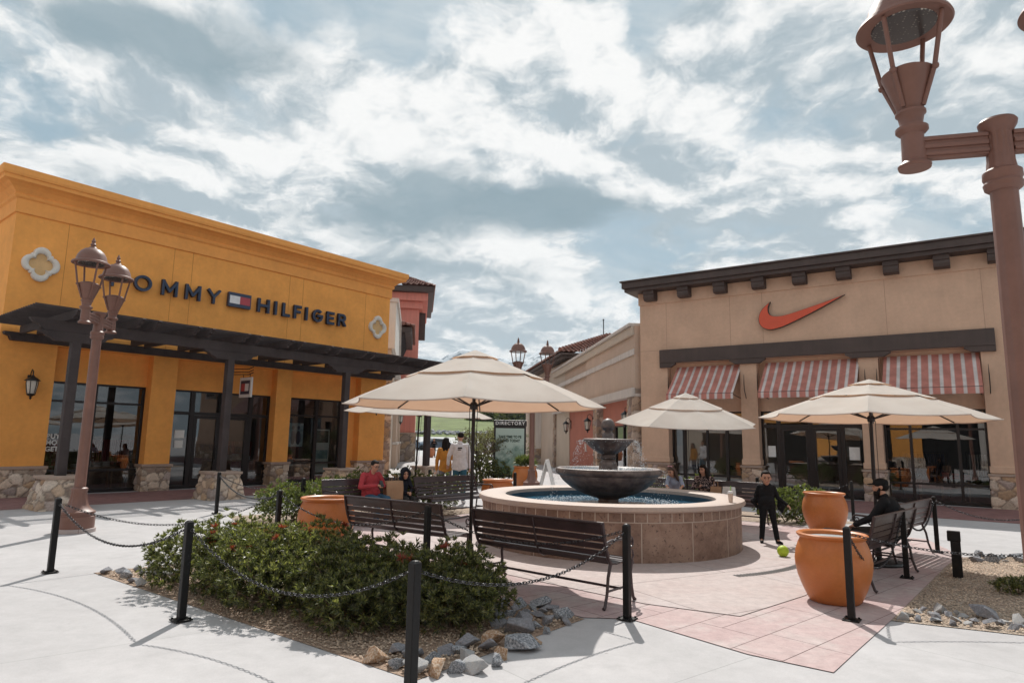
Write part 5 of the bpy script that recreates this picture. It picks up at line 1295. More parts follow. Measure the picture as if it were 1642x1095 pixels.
# ------------------------------------------------------------------ plants
def np_mesh(name, V_, F_, m, parent=None):
    me = bpy.data.meshes.new(name); me.vertices.add(len(V_)); me.vertices.foreach_set('co', V_.astype(np.float32).ravel())
    n = len(F_); k = F_.shape[1]
    me.loops.add(n*k); me.loops.foreach_set('vertex_index', F_.astype(np.int32).ravel())
    me.polygons.add(n); me.polygons.foreach_set('loop_start', np.arange(0, n*k, k, dtype=np.int32)); me.polygons.foreach_set('loop_total', np.full(n, k, dtype=np.int32))
    me.update(calc_edges=True); me.materials.append(m)
    o = bpy.data.objects.new(name, me); COL.objects.link(o); o.parent = parent
    return o
def leaves(rng, P, D, ln, wd, per, spread=1.0, lift=.62):
    """rosettes of pointed leaves: P positions (n,3), D outward directions (n,3)"""
    n = len(P); P = np.repeat(P, per, 0); D = np.repeat(D, per, 0); N = n*per
    r = rng.normal(size=(N, 3)); r -= (r*D).sum(1, keepdims=True)*D; r /= np.linalg.norm(r, axis=1, keepdims=True)+1e-9
    a = rng.uniform(.15, 1.0, (N, 1))*spread
    d = D*lift+r*a; d /= np.linalg.norm(d, axis=1, keepdims=True)
    w = np.cross(d, D+rng.normal(size=(N, 3))*.5); w /= np.linalg.norm(w, axis=1, keepdims=True)+1e-9
    up = np.cross(w, d)
    l = (ln*rng.uniform(.6, 1.25, (N, 1))); b = P+d*rng.uniform(0, .012, (N, 1)); ww = wd*rng.uniform(.7, 1.2, (N, 1))
    mid = b+d*l*.5+up*l*.05; tip = b+d*l-up*l*.08
    V_ = np.stack([b, mid-w*ww/2, tip, mid+w*ww/2], 1).reshape(-1, 3)
    i = np.arange(N)*4
    F_ = np.stack([i, i+1, i+2, i+3], 1)
    return V_, F_
def shrub(name, label, loc, lobes, nros, ln, wd, per, m, seed, cat='shrub', group=None, flowers=0, upright=.35, stems=14, inner=.35):
    t = thing(name, label, cat, loc, 0, group); rng = np.random.default_rng(seed)
    lob = np.array(lobes, float); vol = lob[:, 3]*lob[:, 4]*lob[:, 5]; w = vol**.7; w /= w.sum()
    k = rng.choice(len(lob), nros, p=w); d = rng.normal(size=(nros, 3)); d[:, 2] = d[:, 2]*.8+.25; d /= np.linalg.norm(d, axis=1, keepdims=True)
    rad = np.where(rng.random((nros, 1)) < inner, rng.uniform(.45, .9, (nros, 1)), rng.uniform(.86, 1.12, (nros, 1)))
    # lumps and gaps in the outline
    ph = rng.uniform(0, 6, 6)
    lump = 1+.10*np.sin(d[:, :1]*7+ph[0])*np.sin(d[:, 1:2]*6+ph[1])+.09*np.sin(d[:, 2:]*9+ph[2]+d[:, :1]*5)
    P = lob[k, :3]+d*lob[k, 3:6]*rad*lump
    ok = P[:, 2] > .03; P, d = P[ok], d[ok]
    D = d+np.array([0, 0, upright])+rng.normal(size=d.shape)*.25; D /= np.linalg.norm(D, axis=1, keepdims=True)
    V_, F_ = leaves(rng, P, D, ln, wd, per)
    np_mesh('foliage', V_, F_, m, t)
    mb = MB()
    for q in range(stems):
        i = rng.integers(len(P)); e = Vector(P[i]); c = Vector((lob[k[i] if i < len(k) else 0, 0]*.55, lob[k[i] if i < len(k) else 0, 1]*.55, 0)); md = c.lerp(e, .5)+Vector((0, 0, -.04)); mb.tube([c, md, e], [.010, .007, .003], 5)
    mb.build('stems', MAT['twig'], t)
    if flowers:
        top = np.where(P[:, 2] > np.quantile(P[:, 2], .62))[0]; fm = []
        for q in rng.choice(top, flowers):
            V2, F2 = leaves(rng, P[q:q+1]+D[q:q+1]*.03, D[q:q+1], .055, .009, 46, 1.2, .5); np_mesh('flower_head', V2, F2, MAT['flower'], t)
    return t
bed = 'flowering shrubs in the front bed'
shrub('flowering_shrub', 'broad green shrub with red flower heads at the left of the front bed', (-3.12, 7.32, .01), [(-.35,.15,.30,.42,.42,.34), (.2,0,.30,.50,.48,.36), (-.62,.32,.24,.28,.28,.28), (.0,.35,.36,.45,.4,.36), (.45,-.1,.28,.4,.4,.34)], 1500, .056, .0115, 21, MAT['leaf'], 1, group=bed, flowers=18)
shrub('flowering_shrub', 'green shrub with red flower heads in the middle of the front bed', (-2.22, 6.74, .01), [(-.3,.1,.31,.5,.45,.38), (.25,.1,.31,.5,.45,.38), (.05,-.25,.24,.5,.4,.29), (.1,.42,.36,.5,.38,.37)], 1800, .056, .0115, 21, MAT['leaf'], 2, group=bed, flowers=20)
shrub('flowering_shrub', 'dark green shrub in front of the slatted bench, right of the flowering ones', (-1.30, 6.26, .01), [(-.2,.1,.29,.45,.42,.35), (.2,-.0,.27,.45,.42,.33), (0,-.28,.22,.45,.35,.27), (.0,.42,.32,.48,.36,.36)], 1700, .056, .0115, 21, MAT['leaf'], 3, group=bed, flowers=6)
shrub('flowering_shrub', 'low dark green shrub at the right end of the front bed behind the closest bollard', (-.52, 6.20, .01), [(-.1,.1,.27,.42,.40,.34), (.2,.1,.24,.34,.36,.29), (0,-.22,.20,.42,.30,.25), (-.05,.36,.28,.42,.32,.33)], 1400, .054, .011, 21, MAT['leaf'], 4, group=bed, flowers=3)
rb = 'broad leaved shrubs behind the benches'
shrub('leafy_shrub', 'light green leafy shrub left of the left orange pot', (-4.15, 12.75, .01), [(0,0,.35,.55,.5,.38), (.4,.5,.36,.5,.5,.38), (-.35,.5,.33,.45,.5,.36)], 900, .075, .030, 8, MAT['leaf2'], 5, group=rb, upright=.5)
shrub('leafy_shrub', 'light green leafy shrub behind the man in red', (-3.25, 14.4, .01), [(0,0,.45,.6,.5,.42), (.7,.5,.45,.6,.5,.40), (-.5,-.3,.40,.5,.5,.38)], 900, .075, .030, 8, MAT['leaf2'], 6, group=rb, upright=.5)
shrub('leafy_shrub', 'light green leafy shrub behind the hooded child', (-2.1, 15.2, .01), [(0,0,.45,.6,.45,.42), (.5,.35,.42,.5,.45,.40), (-.4,-.35,.40,.45,.45,.38)], 800, .075, .030, 8, MAT['leaf2'], 7, group=rb, upright=.5)
shrub('leafy_shrub', 'light green leafy shrub between the child in black and the far orange pot', (6.15, 14.35, .01), [(0,0,.35,.45,.45,.38), (.45,.1,.33,.45,.4,.34), (-.3,.3,.33,.4,.4,.36)], 700, .075, .030, 8, MAT['leaf2'], 8, group=rb, upright=.5)
shrub('leafy_shrub', 'light green leafy shrub behind the woman in the floral top', (4.3, 15.5, .01), [(0,0,.45,.6,.45,.42), (-.6,.4,.40,.5,.45,.38)], 600, .075, .030, 8, MAT['leaf2'], 9, group=rb, upright=.5)
shrub('low_plant', 'small dark green plant in the middle of the right gravel bed', (6.0, 7.80, .01), [(0,0,.06,.30,.20,.10), (.22,.0,.06,.2,.16,.09), (-.2,.02,.05,.18,.14,.08)], 240, .055, .012, 11, MAT['leaf'], 10, cat='plant', group='low plants in the right bed', upright=.8, stems=4)
shrub('low_plant', 'yellow green tufted plant at the back of the right gravel bed', (7.35, 9.0, .01), [(0,0,.08,.32,.2,.14), (.3,.1,.08,.26,.2,.14)], 260, .11, .010, 9, MAT['leaf2'], 11, cat='plant', group='low plants in the right bed', upright=1.2, stems=2)
shrub('low_plant', 'green plant at the right edge by the lamp pole', (7.75, 8.5, .01), [(0,0,.12,.2,.2,.22)], 200, .08, .014, 9, MAT['leaf'], 12, cat='plant', group='low plants in the right bed', upright=1.0, stems=2)
shrub('potted_plant', 'spiky green plant growing in the pot by the directory sign', (.52, 22.6, .74), [(0,0,.12,.24,.24,.16)], 200, .22, .022, 8, MAT['leaf2'], 13, cat='plant', upright=1.4, stems=1)
# thin twiggy tree with a dark bush at its foot
def twiggy_tree(label, loc, h, seed):
    t = thing('small_tree', label, 'tree', loc, 0); rnd = random.Random(seed); mb = MB(); tips = []
    def grow(p, d, l, r, lev):
        q = p+d*l; m_ = p.lerp(q, .5)+Vector((rnd.gauss(0,.04), rnd.gauss(0,.04), 0))*l
        mb.tube([p, m_, q], [r, r*.85, r*.65], 5 if lev > 1 else 7)
        if lev >= 4: tips.append((q, d)); tips.append((m_, d)); return
        for k in range(3 if lev < 3 else 4):
            nd = (d+Vector((rnd.gauss(0,.5), rnd.gauss(0,.5), rnd.gauss(.12,.3)))).normalized(); grow(p.lerp(q, rnd.uniform(.55, 1)), nd, l*rnd.uniform(.6, .85), r*.6, lev+1)
    for k in range(4): grow(Vector((rnd.gauss(0,.1), rnd.gauss(0,.1), 0)), Vector((rnd.gauss(0,.28), rnd.gauss(0,.28), 1)).normalized(), h*.30, .045, 0)
    mb.build('trunk', MAT['twig'], t, smooth=60)
    rng = np.random.default_rng(seed); P = np.array([tuple(a) for a, b in tips]); D = np.array([tuple(b) for a, b in tips])
    P = np.concatenate([P+rng.normal(size=P.shape)*.05 for _ in range(2)]); D = np.concatenate([D]*2)
    V_, F_ = leaves(rng, P, D, .07, .028, 3); np_mesh('crown', V_, F_, MAT['leafdry'], t)
twiggy_tree('sparse grey twiggy tree behind the umbrella pole', (-1.25, 25.2, 0), 3.0, 4)
twiggy_tree('sparse grey twiggy tree beside the directory sign', (-.55, 26.3, 0), 3.1, 9)
shrub('leafy_shrub', 'dark rounded bush at the foot of the twiggy trees', (-1.1, 24.2, .01), [(0,0,.5,.7,.6,.55), (.6,.2,.4,.5,.5,.42)], 800, .09, .035, 8, MAT['leaf'], 15, group=rb, upright=.4)
for i, (x, y, s) in enumerate(((-14, 330, 2.6), (2, 322, 3.0), (16, 335, 3.6), (-4, 345, 3.2), (-60, 360, 3.0))):
    shrub('hill_tree', ('low dark tree on the grassy hill', 'rounded dark tree near the right end of the hill', 'largest dark tree on the hill behind the roof', 'dark tree furthest back on the hill', 'dark tree at the left of the hill')[i], (x, y, 9.5), [(0,0,1.6*s,2.2*s,2.0*s,1.5*s), (1.6*s,0,1.3*s,1.6*s,1.5*s,1.2*s), (-1.5*s,.4,1.2*s,1.5*s,1.5*s,1.1*s)], 900, 1.2, .7, 4, MAT['leaf'], 30+i, cat='tree', group='trees on the far hill', stems=6)

# ------------------------------------------------------------------ rocks and pebbles
def rock_mesh(seed):
    rnd = random.Random(seed); bm = bmesh.new()
    for q in range(11):
        v = Vector((rnd.gauss(0,1), rnd.gauss(0,1), rnd.gauss(0,1))).normalized(); v = Vector((v.x*rnd.uniform(.75, 1.1), v.y*rnd.uniform(.6, .95), v.z*rnd.uniform(.5, .8))); bm.verts.new(v)
    r = bmesh.ops.convex_hull(bm, input=bm.verts)
    bmesh.ops.delete(bm, geom=[g for g in r['geom_interior'] if isinstance(g, bmesh.types.BMVert)], context='VERTS')
    bmesh.ops.bevel(bm, geom=bm.edges[:], offset=.035, segments=1, affect='EDGES')
    bmesh.ops.triangulate(bm, faces=bm.faces[:]); bmesh.ops.subdivide_edges(bm, edges=bm.edges[:], cuts=1, use_grid_fill=True)
    for v in bm.verts: v.co += v.co.normalized()*noise.noise(v.co*3.2+Vector((seed, 0, 0)))*.05
    me = bpy.data.meshes.new('rock'); bm.to_mesh(me); bm.free(); return me
RM = {}
for mk in ('rock', 'rock_b', 'rock_o', 'rock_w'):
    RM[mk] = []
    for s in range(5):
        me = rock_mesh(s+hash(len(mk)*7+ord(mk[-1])) % 97); me.materials.append(MAT[mk]); RM[mk].append(me)
def rock(label, x, y, r, mk, rnd, z=0, group=None):
    o = bpy.data.objects.new('rock', rnd.choice(RM[mk])); COL.objects.link(o)
    o.location = (x, y, z+r*.32); o.scale = (r*rnd.uniform(.85, 1.2), r*rnd.uniform(.85, 1.2), r*rnd.uniform(.8, 1.1)); o.rotation_euler = (rnd.uniform(-.4, .4), rnd.uniform(-.4, .4), rnd.uniform(0, 6.28))
    tag(o, label, 'rock', group)
def cluster(pts, where, seed, mix_):
    rnd = random.Random(seed); names = {'rock': 'grey rock', 'rock_b': 'dark blue grey rock', 'rock_o': 'orange brown rock', 'rock_w': 'pale grey rock'}
    for x, y, r in pts:
        mk = rnd.choice(mix_); rock(f'{names[mk]} in the pile {where}', x, y, r, mk, rnd, .0 if y < 60 else 3.55+.13*(y-258), f'{names[mk]}s {where}')
def scatter(poly, n, r0, r1, seed, mind=1.25):
    """pack rocks inside a small polygon without burying one in another"""
    rnd = random.Random(seed); xs = [p[0] for p in poly]; ys = [p[1] for p in poly]; out = []
    def inside(x, y):
        c = False; j = len(poly)-1
        for i in range(len(poly)):
            if (poly[i][1] > y) != (poly[j][1] > y) and x < (poly[j][0]-poly[i][0])*(y-poly[i][1])/(poly[j][1]-poly[i][1])+poly[i][0]: c = not c
            j = i
        return c
    for q in range(6000):
        if len(out) >= n: break
        x, y, r = rnd.uniform(min(xs), max(xs)), rnd.uniform(min(ys), max(ys)), r0+(r1-r0)*rnd.random()**1.6
        if inside(x, y) and all((x-a)**2+(y-b)**2 > ((r+c)*mind*.72)**2 for a, b, c in out): out.append((x, y, r))
    return out
rndf = random.Random(5)
fr_pts = [(-.98, 5.20, .125, 'rock_o'), (-.80, 5.05, .09, 'rock_b'), (-.66, 4.97, .11, 'rock_w'), (-.50, 4.94, .115, 'rock_o'), (-.36, 4.98, .08, 'rock_b'), (-.22, 5.02, .12, 'rock_w'), (-.30, 5.20, .10, 'rock_w'), (-.10, 5.16, .085, 'rock_b'), (-.02, 5.30, .09, 'rock_o'), (.10, 5.52, .15, 'rock_b'), (-.14, 5.42, .10, 'rock'), (-.12, 5.62, .12, 'rock_o'), (-.32, 5.56, .10, 'rock'), (-.48, 5.36, .085, 'rock'), (-.56, 5.18, .08, 'rock_b'), (-.72, 5.28, .10, 'rock'), (-.86, 5.38, .085, 'rock'), (.24, 5.66, .06, 'rock_o'), (-.38, 5.38, .08, 'rock_b')]
for i, (x, y, r, mk) in enumerate(fr_pts):
    nm = {'rock': 'grey rock', 'rock_b': 'dark blue grey rock', 'rock_o': 'orange brown rock', 'rock_w': 'pale fractured rock'}[mk]
    rock(f'{nm} in the pile at the front corner of the shrub bed', x, y, r*1.08, mk, rndf, .0, f'{nm}s at the front corner')
cluster(scatter([(-4.85, 8.12), (-4.02, 7.48), (-3.75, 7.75), (-4.3, 8.55)], 30, .07, .16, 2), 'at the left corner of the shrub bed', 2, ['rock', 'rock', 'rock_b', 'rock_w'])
cluster(scatter([(.02, 5.95), (.35, 6.0), (.66, 6.42), (.3, 7.0), (-.1, 6.9), (-.15, 6.2)], 30, .07, .17, 3), 'beside the front bench leg', 3, ['rock_b', 'rock_b', 'rock', 'rock'])
cluster(scatter([(3.76, 6.58), (4.05, 6.95), (4.55, 6.9), (5.25, 6.25), (4.95, 6.08)], 40, .06, .17, 4), 'along the front of the right bed', 4, ['rock', 'rock_b', 'rock_w', 'rock_w', 'rock'])
cluster(scatter([(6.85, 9.9), (7.15, 10.3), (9.6, 10.75), (9.0, 9.85)], 44, .06, .14, 5), 'along the back of the right bed', 5, ['rock', 'rock_w', 'rock_b'])
cluster(scatter([(-3.95, 10.15), (-3.2, 9.9), (-3.0, 10.5), (-3.6, 11.0)], 16, .06, .12, 6), 'by the left orange pot', 6, ['rock', 'rock_w', 'rock_b'])
def pebbles(name, poly, n, seed, r0, r1, label_kind='stuff'):
    rng = np.random.default_rng(seed); pts = np.array(scatter(poly, 10, .001, .002, seed))
    xs = np.array(poly); lo, hi = xs.min(0), xs.max(0); P = rng.uniform(lo, hi, (n*3, 2)); c = np.zeros(len(P), bool); j = len(poly)-1
    for i in range(len(poly)):
        a, b = poly[i], poly[j]; t = ((a[1] > P[:, 1]) != (b[1] > P[:, 1])) & (P[:, 0] < (b[0]-a[0])*(P[:, 1]-a[1])/(b[1]-a[1]+1e-12)+a[0]); c ^= t; j = i
    P = P[c][:n]; N = len(P); r = rng.uniform(r0, r1, (N, 1, 1))*rng.uniform(.7, 1.3, (N, 1, 3)); 
    base = np.array([(1,0,0),(0,1,0),(-1,0,0),(0,-1,0),(.1,.1,.8),(-.1,0,-.5)])[None]
    a = rng.uniform(0, 6.28, N); ca, sa = np.cos(a), np.sin(a); v = (base*r); x = v[:, :, 0]*ca[:, None]-v[:, :, 1]*sa[:, None]; y = v[:, :, 0]*sa[:, None]+v[:, :, 1]*ca[:, None]
    V_ = np.stack([x+P[:, :1], y+P[:, 1:], v[:, :, 2]+.013], 2).reshape(-1, 3)
    f = np.array([(0,1,4),(1,2,4),(2,3,4),(3,0,4)]); F_ = (f[None]+(np.arange(N)*6)[:, None, None]).reshape(-1, 3)
    o = np_mesh(name, V_, F_, MAT['pebble']); o['kind'] = 'stuff'
pebbles('gravel', [(-4.9, 8.14), (-.63, 4.86), (.68, 6.46), (-.9, 7.9), (-3.3, 9.6)], 15000, 1, .006, .014)
pebbles('gravel', [(3.75, 6.62), (6.30, 9.6), (6.98, 10.25), (9.5, 10.4), (7.6, 7.0), (4.9, 6.1)], 15000, 2, .006, .014)

# ------------------------------------------------------------------ directory sign, A-frame, small things
ds = thing('directory_sign', 'black framed directory sign with a green poster behind the fountain', 'sign', (-.02, 24.6, 0), R(2))
MB().box(-.56, -.09, .0, -.46, .09, .32).box(.46, -.09, .0, .56, .09, .32).build('feet', MAT['black'], ds)
MB().box(-.60, -.08, .30, .60, .08, 2.18).build('case', MAT['black'], ds, bevel=.012); MB().box(-.62, -.10, 2.18, .62, .10, 2.40).build('header', MAT['black'], ds, bevel=.01)
text('lettering', 'DIRECTORY', .17, MAT['paperwhite'], ds, (0, -.105, 2.23), space=1.25, bold=.004)
pm = bpy.data.materials.new('misty_green_poster'); pm.use_nodes = True; t_ = NT(pm.node_tree); b_ = t_.n['Principled BSDF']; tc_ = t_('ShaderNodeTexCoord')
n_ = t_('ShaderNodeTexNoise', ins={'Vector': tc_.outputs['Object'], 'Scale': 3.2, 'Detail': 6, 'Roughness': .6}).outputs[0]; sp_ = t_('ShaderNodeSeparateXYZ'); t_.l.new(tc_.outputs['Object'], sp_.inputs[0])
k_ = t_.math('ADD', t_.maprange(sp_.outputs[2], .5, 2.0, 0, 1, False), t_.maprange(n_, .3, .7, -.35, .35, False))
t_.l.new(t_.mix(t_.maprange(k_, .1, .75), (.06, .14, .115), (.40, .50, .45)), b_.inputs['Base Color']); b_.inputs['Roughness'].default_value = .3
pst = MB().box(-.53, -.0915, .40, .53, -.081, 2.10).build('poster', pm, ds)
MAT['poster_ink'] = mat('dark_green_ink', (.02, .05, .035), .5); MAT['poster_leaf'] = mat('printed_foliage', (.10, .20, .11), .5, var=.4, vs=6); MAT['poster_hill'] = mat('printed_hills', (.20, .29, .24), .5, var=.3, vs=4)
text('lettering', 'TAKE TIME TO BE', .135, MAT['poster_ink'], ds, (0, -.0955, 1.74), sx=.8, bold=.006); text('lettering', 'A DAD TODAY', .135, MAT['poster_ink'], ds, (0, -.0955, 1.60), sx=.8, bold=.006)
# plain printed landscape on the poster: two rounded hills and bushes
def flat(pts, y, m): MB().add([(x, y, z) for x, z in pts], [tuple(range(len(pts)))]).build('printed_shape', m, ds)
flat([(-.53, .42), (.53, .42), (.53, .95)]+[(.53-1.06*i/24, .95+.22*sin(i*.31)+.12*sin(i*.12+1)) for i in range(1, 25)], -.0925, MAT['poster_hill'])
flat([(-.53, .42), (.53, .42), (.53, .62)]+[(.53-1.06*i/24, .62+.10*sin(i*.5)+.04*sin(i*1.7)) for i in range(1, 25)], -.0935, MAT['poster_leaf'])
af = thing('sandwich_board', 'white a-frame board standing on the paving right of the directory sign', 'sandwich board', (1.22, 21.6, .004), R(78))
for s in (-1, 1):
    p = MB(); a = Matrix.Translation((0, 0, 1.05)) @ Matrix.Rotation(R(14)*s, 4, 'X'); st = 0
    p.box(-.32, -.015, -1.08, -.27, .015, 0); p.box(.27, -.015, -1.08, .32, .015, 0); p.box(-.27, -.015, -.06, .27, .015, 0); p.box(-.27, -.012, -.9, .27, .012, -.06)
    p.xf(a).build('panel', MAT['paperwhite'], af, bevel=.004)
bl = thing('ball', 'yellow green play ball on the paving by the child', 'ball', (4.10, 10.07, .004)); MB().ell((0,0,.083), .083, n=32, m=20).build('rubber', mat('lime_rubber', (.42, .56, .03), .55, var=.12), bl, smooth=80)
cp = thing('cup', 'clear cup with a green straw standing on the fountain rim', 'cup', (3.39, 10.21, .774)); MB().lathe([(.030, 0), (.040, .13), (.042, .13)], 20).build('cup_body', mat('milky_drink', (.62, .50, .42), .3), cp, smooth=40); MB().lathe([(.044, .131), (.044, .14), (.035, .165), (.012, .168)], 20).build('lid', MAT['paperwhite'], cp, smooth=40); MB().tube([(0,0,.168), (.008,0,.245)], .005, 6).build('straw', mat('green_straw', (.18, .45, .03), .4), cp)
def bag(label, loc, rz, w, d, h, m, handles=True):
    t = thing('shopping_bag', label, 'bag', loc, rz); mb = MB(); n = 6
    vs = []
    for j in range(n+1):
        z = h*j/n; k = 1-.03*sin(j*1.3); dd = d*(1-.35*(j/n)**2)
        vs += [(-w/2*k, -dd/2, z), (0, -dd/2-.01*sin(j*2.1), z+.004), (w/2*k, -dd/2, z), (w/2*k-.03*(j/n), 0, z), (w/2*k, dd/2, z), (0, dd/2+.008*sin(j*1.7), z), (-w/2*k, dd/2, z), (-w/2*k+.03*(j/n), 0, z)]
    fs = [tuple(range(7, -1, -1))]
    for j in range(n):
        for i in range(8): fs.append((j*8+i, j*8+(i+1) % 8, (j+1)*8+(i+1) % 8, (j+1)*8+i))
    o = mb.add(vs, fs).build('body', m, t, smooth=25); so = o.modifiers.new('s', 'SOLIDIFY'); so.thickness = .003
    if handles:
        for s in (-1, 1): MB().tube([(-w*.2, s*d*.30, h-.01), (-w*.17, s*d*.28, h+.10), (w*.17, s*d*.28, h+.10), (w*.2, s*d*.30, h-.01)], .005, 6).build('handle', m, t, smooth=40)
    return t
def on_bench(b, t, y=-.05, z=.448): # point on a bench given its index, offset along it
    lab, (x, yy), (dx, dy) = BN[b]; r = face(dx, dy); return (x+cos(r)*t-sin(r)*y, yy+sin(r)*t+cos(r)*y, z), r
p, r = on_bench(2, .44, -.10); bag('tall brown paper shopping bag on the bench between the man and the child', p, r-.15, .36, .17, .37, MAT['paperbag'])
p, r = on_bench(5, -.06, -.06); bag('brown paper bag on the bench beside the woman', p, r+.2, .22, .14, .30, MAT['paperbag'])
p, r = on_bench(5, .22, -.06); bag('crumpled white paper bag on the bench right of the brown one', p, r-.3, .24, .15, .31, MAT['paperwhite'], False)

# ------------------------------------------------------------------ parked cars at the end of the passage
MAT['carglass'] = mat('car_glass', (.02, .025, .03), .08); MAT['tyre'] = mat('tyre_rubber', (.015, .015, .015), .8); MAT['rim'] = mat('alloy_rim', (.45, .45, .47), .3, metal=.8); MAT['head'] = mat('headlight_glass', (.6, .62, .65), .15)
def car(label, x, y, rz, m):
    t = thing('parked_car', label, 'car', (x, y, 2.5*(y-62)/189), rz, 'cars parked at the end of the passage')
    prof = [(-2.2, .28), (2.2, .28), (2.28, .5), (2.2, .82), (1.1, .96), (.55, 1.42), (-.9, 1.47), (-1.75, 1.05), (-2.25, .95), (-2.3, .5)]
    MB().prism(prof, -.9, .9).build('body', m, t, bevel=.07)
    for s in (-1, 1): MB().prism([(.93, .99), (.48, 1.36), (-.85, 1.40), (-1.5, 1.06)], s*.905-.004, s*.905+.004).build('side_window', MAT['carglass'], t)
    MB().add([(1.07, -.75, 1.0), (1.07, .75, 1.0), (.6, .68, 1.39), (.6, -.68, 1.39)], [(0,1,2,3)]).build('windscreen', MAT['carglass'], t)
    MB().add([(-1.72, -.75, 1.1), (-1.72, .75, 1.1), (-1.0, .68, 1.44), (-1.0, -.68, 1.44)], [(3,2,1,0)]).build('rear_window', MAT['carglass'], t)
    for xx in (-1.4, 1.4):
        for s in (-1, 1):
            wv = Matrix.Translation((xx, s*.83, .33)) @ Matrix.Rotation(R(90), 4, 'X')
            w_ = MB().lathe([(.2, -.11), (.31, -.11), (.33, -.07), (.33, .07), (.31, .11), (.2, .11)], 24, M=wv).build('wheel', MAT['tyre'], t, smooth=40); MB().lathe([(0, .10), (.2, .10), (.2, -.10), (0, -.10)], 16, M=wv).build('rim', MAT['rim'], w_)
    for s in (-1, 1): MB().ell((2.2, s*.65, .68), .08, .2, .09).build('headlight', MAT['head'], t, smooth=60)
car('blue grey car parked left of the dark pergola post', -12.6, 82, R(25), mat('blue_grey_car_paint', (.10, .15, .21), .25, metal=.4, coat=.5)); car('dark blue car parked right of the dark pergola post', -9.3, 84, R(40), mat('dark_blue_car_paint', (.05, .075, .11), .25, metal=.4, coat=.5))
car('white car parked beyond the directory sign', -2.5, 84, R(80), mat('white_car_paint', (.6, .6, .62), .25, coat=.5))
cluster([(-52+.62*i+.4*sin(i*5), 258+1.7*((i*7) % 4), .9+.6*abs(sin(i*7))) for i in range(74)], 'at the foot of the grassy hill', 8, ['rock', 'rock_w', 'rock_b'])

# ------------------------------------------------------------------ people
STAND = dict(head=(0,-.03,1.625), neck=(0,0,1.47), chest=(0,0,1.28), waist=(0,0,1.07), pelvis=(0,0,.95),
  shr=(-.175,.01,1.41), shl=(.175,.01,1.41), elr=(-.235,.03,1.13), ell=(.235,.03,1.13), wrr=(-.25,-.05,.88), wrl=(.25,-.05,.88),
  hir=(-.09,0,.92), hil=(.09,0,.92), knr=(-.10,-.02,.50), knl=(.10,-.02,.50), anr=(-.105,.03,.09), anl=(.105,.03,.09), tor=(-.125,-.14,.04), tol=(.125,-.14,.04))
SIT = dict(head=(0,-.02,1.20), neck=(0,.04,1.06), chest=(0,.10,.88), waist=(0,.09,.69), pelvis=(0,.06,.55),
  shr=(-.18,.08,1.00), shl=(.18,.08,1.00), elr=(-.26,.02,.77), ell=(.26,.02,.77), wrr=(-.08,-.20,.74), wrl=(.08,-.20,.74),
  hir=(-.095,.03,.53), hil=(.095,.03,.53), knr=(-.12,-.40,.53), knl=(.12,-.40,.53), anr=(-.12,-.37,.10), anl=(.12,-.37,.10), tor=(-.14,-.54,.045), tol=(.14,-.54,.045))
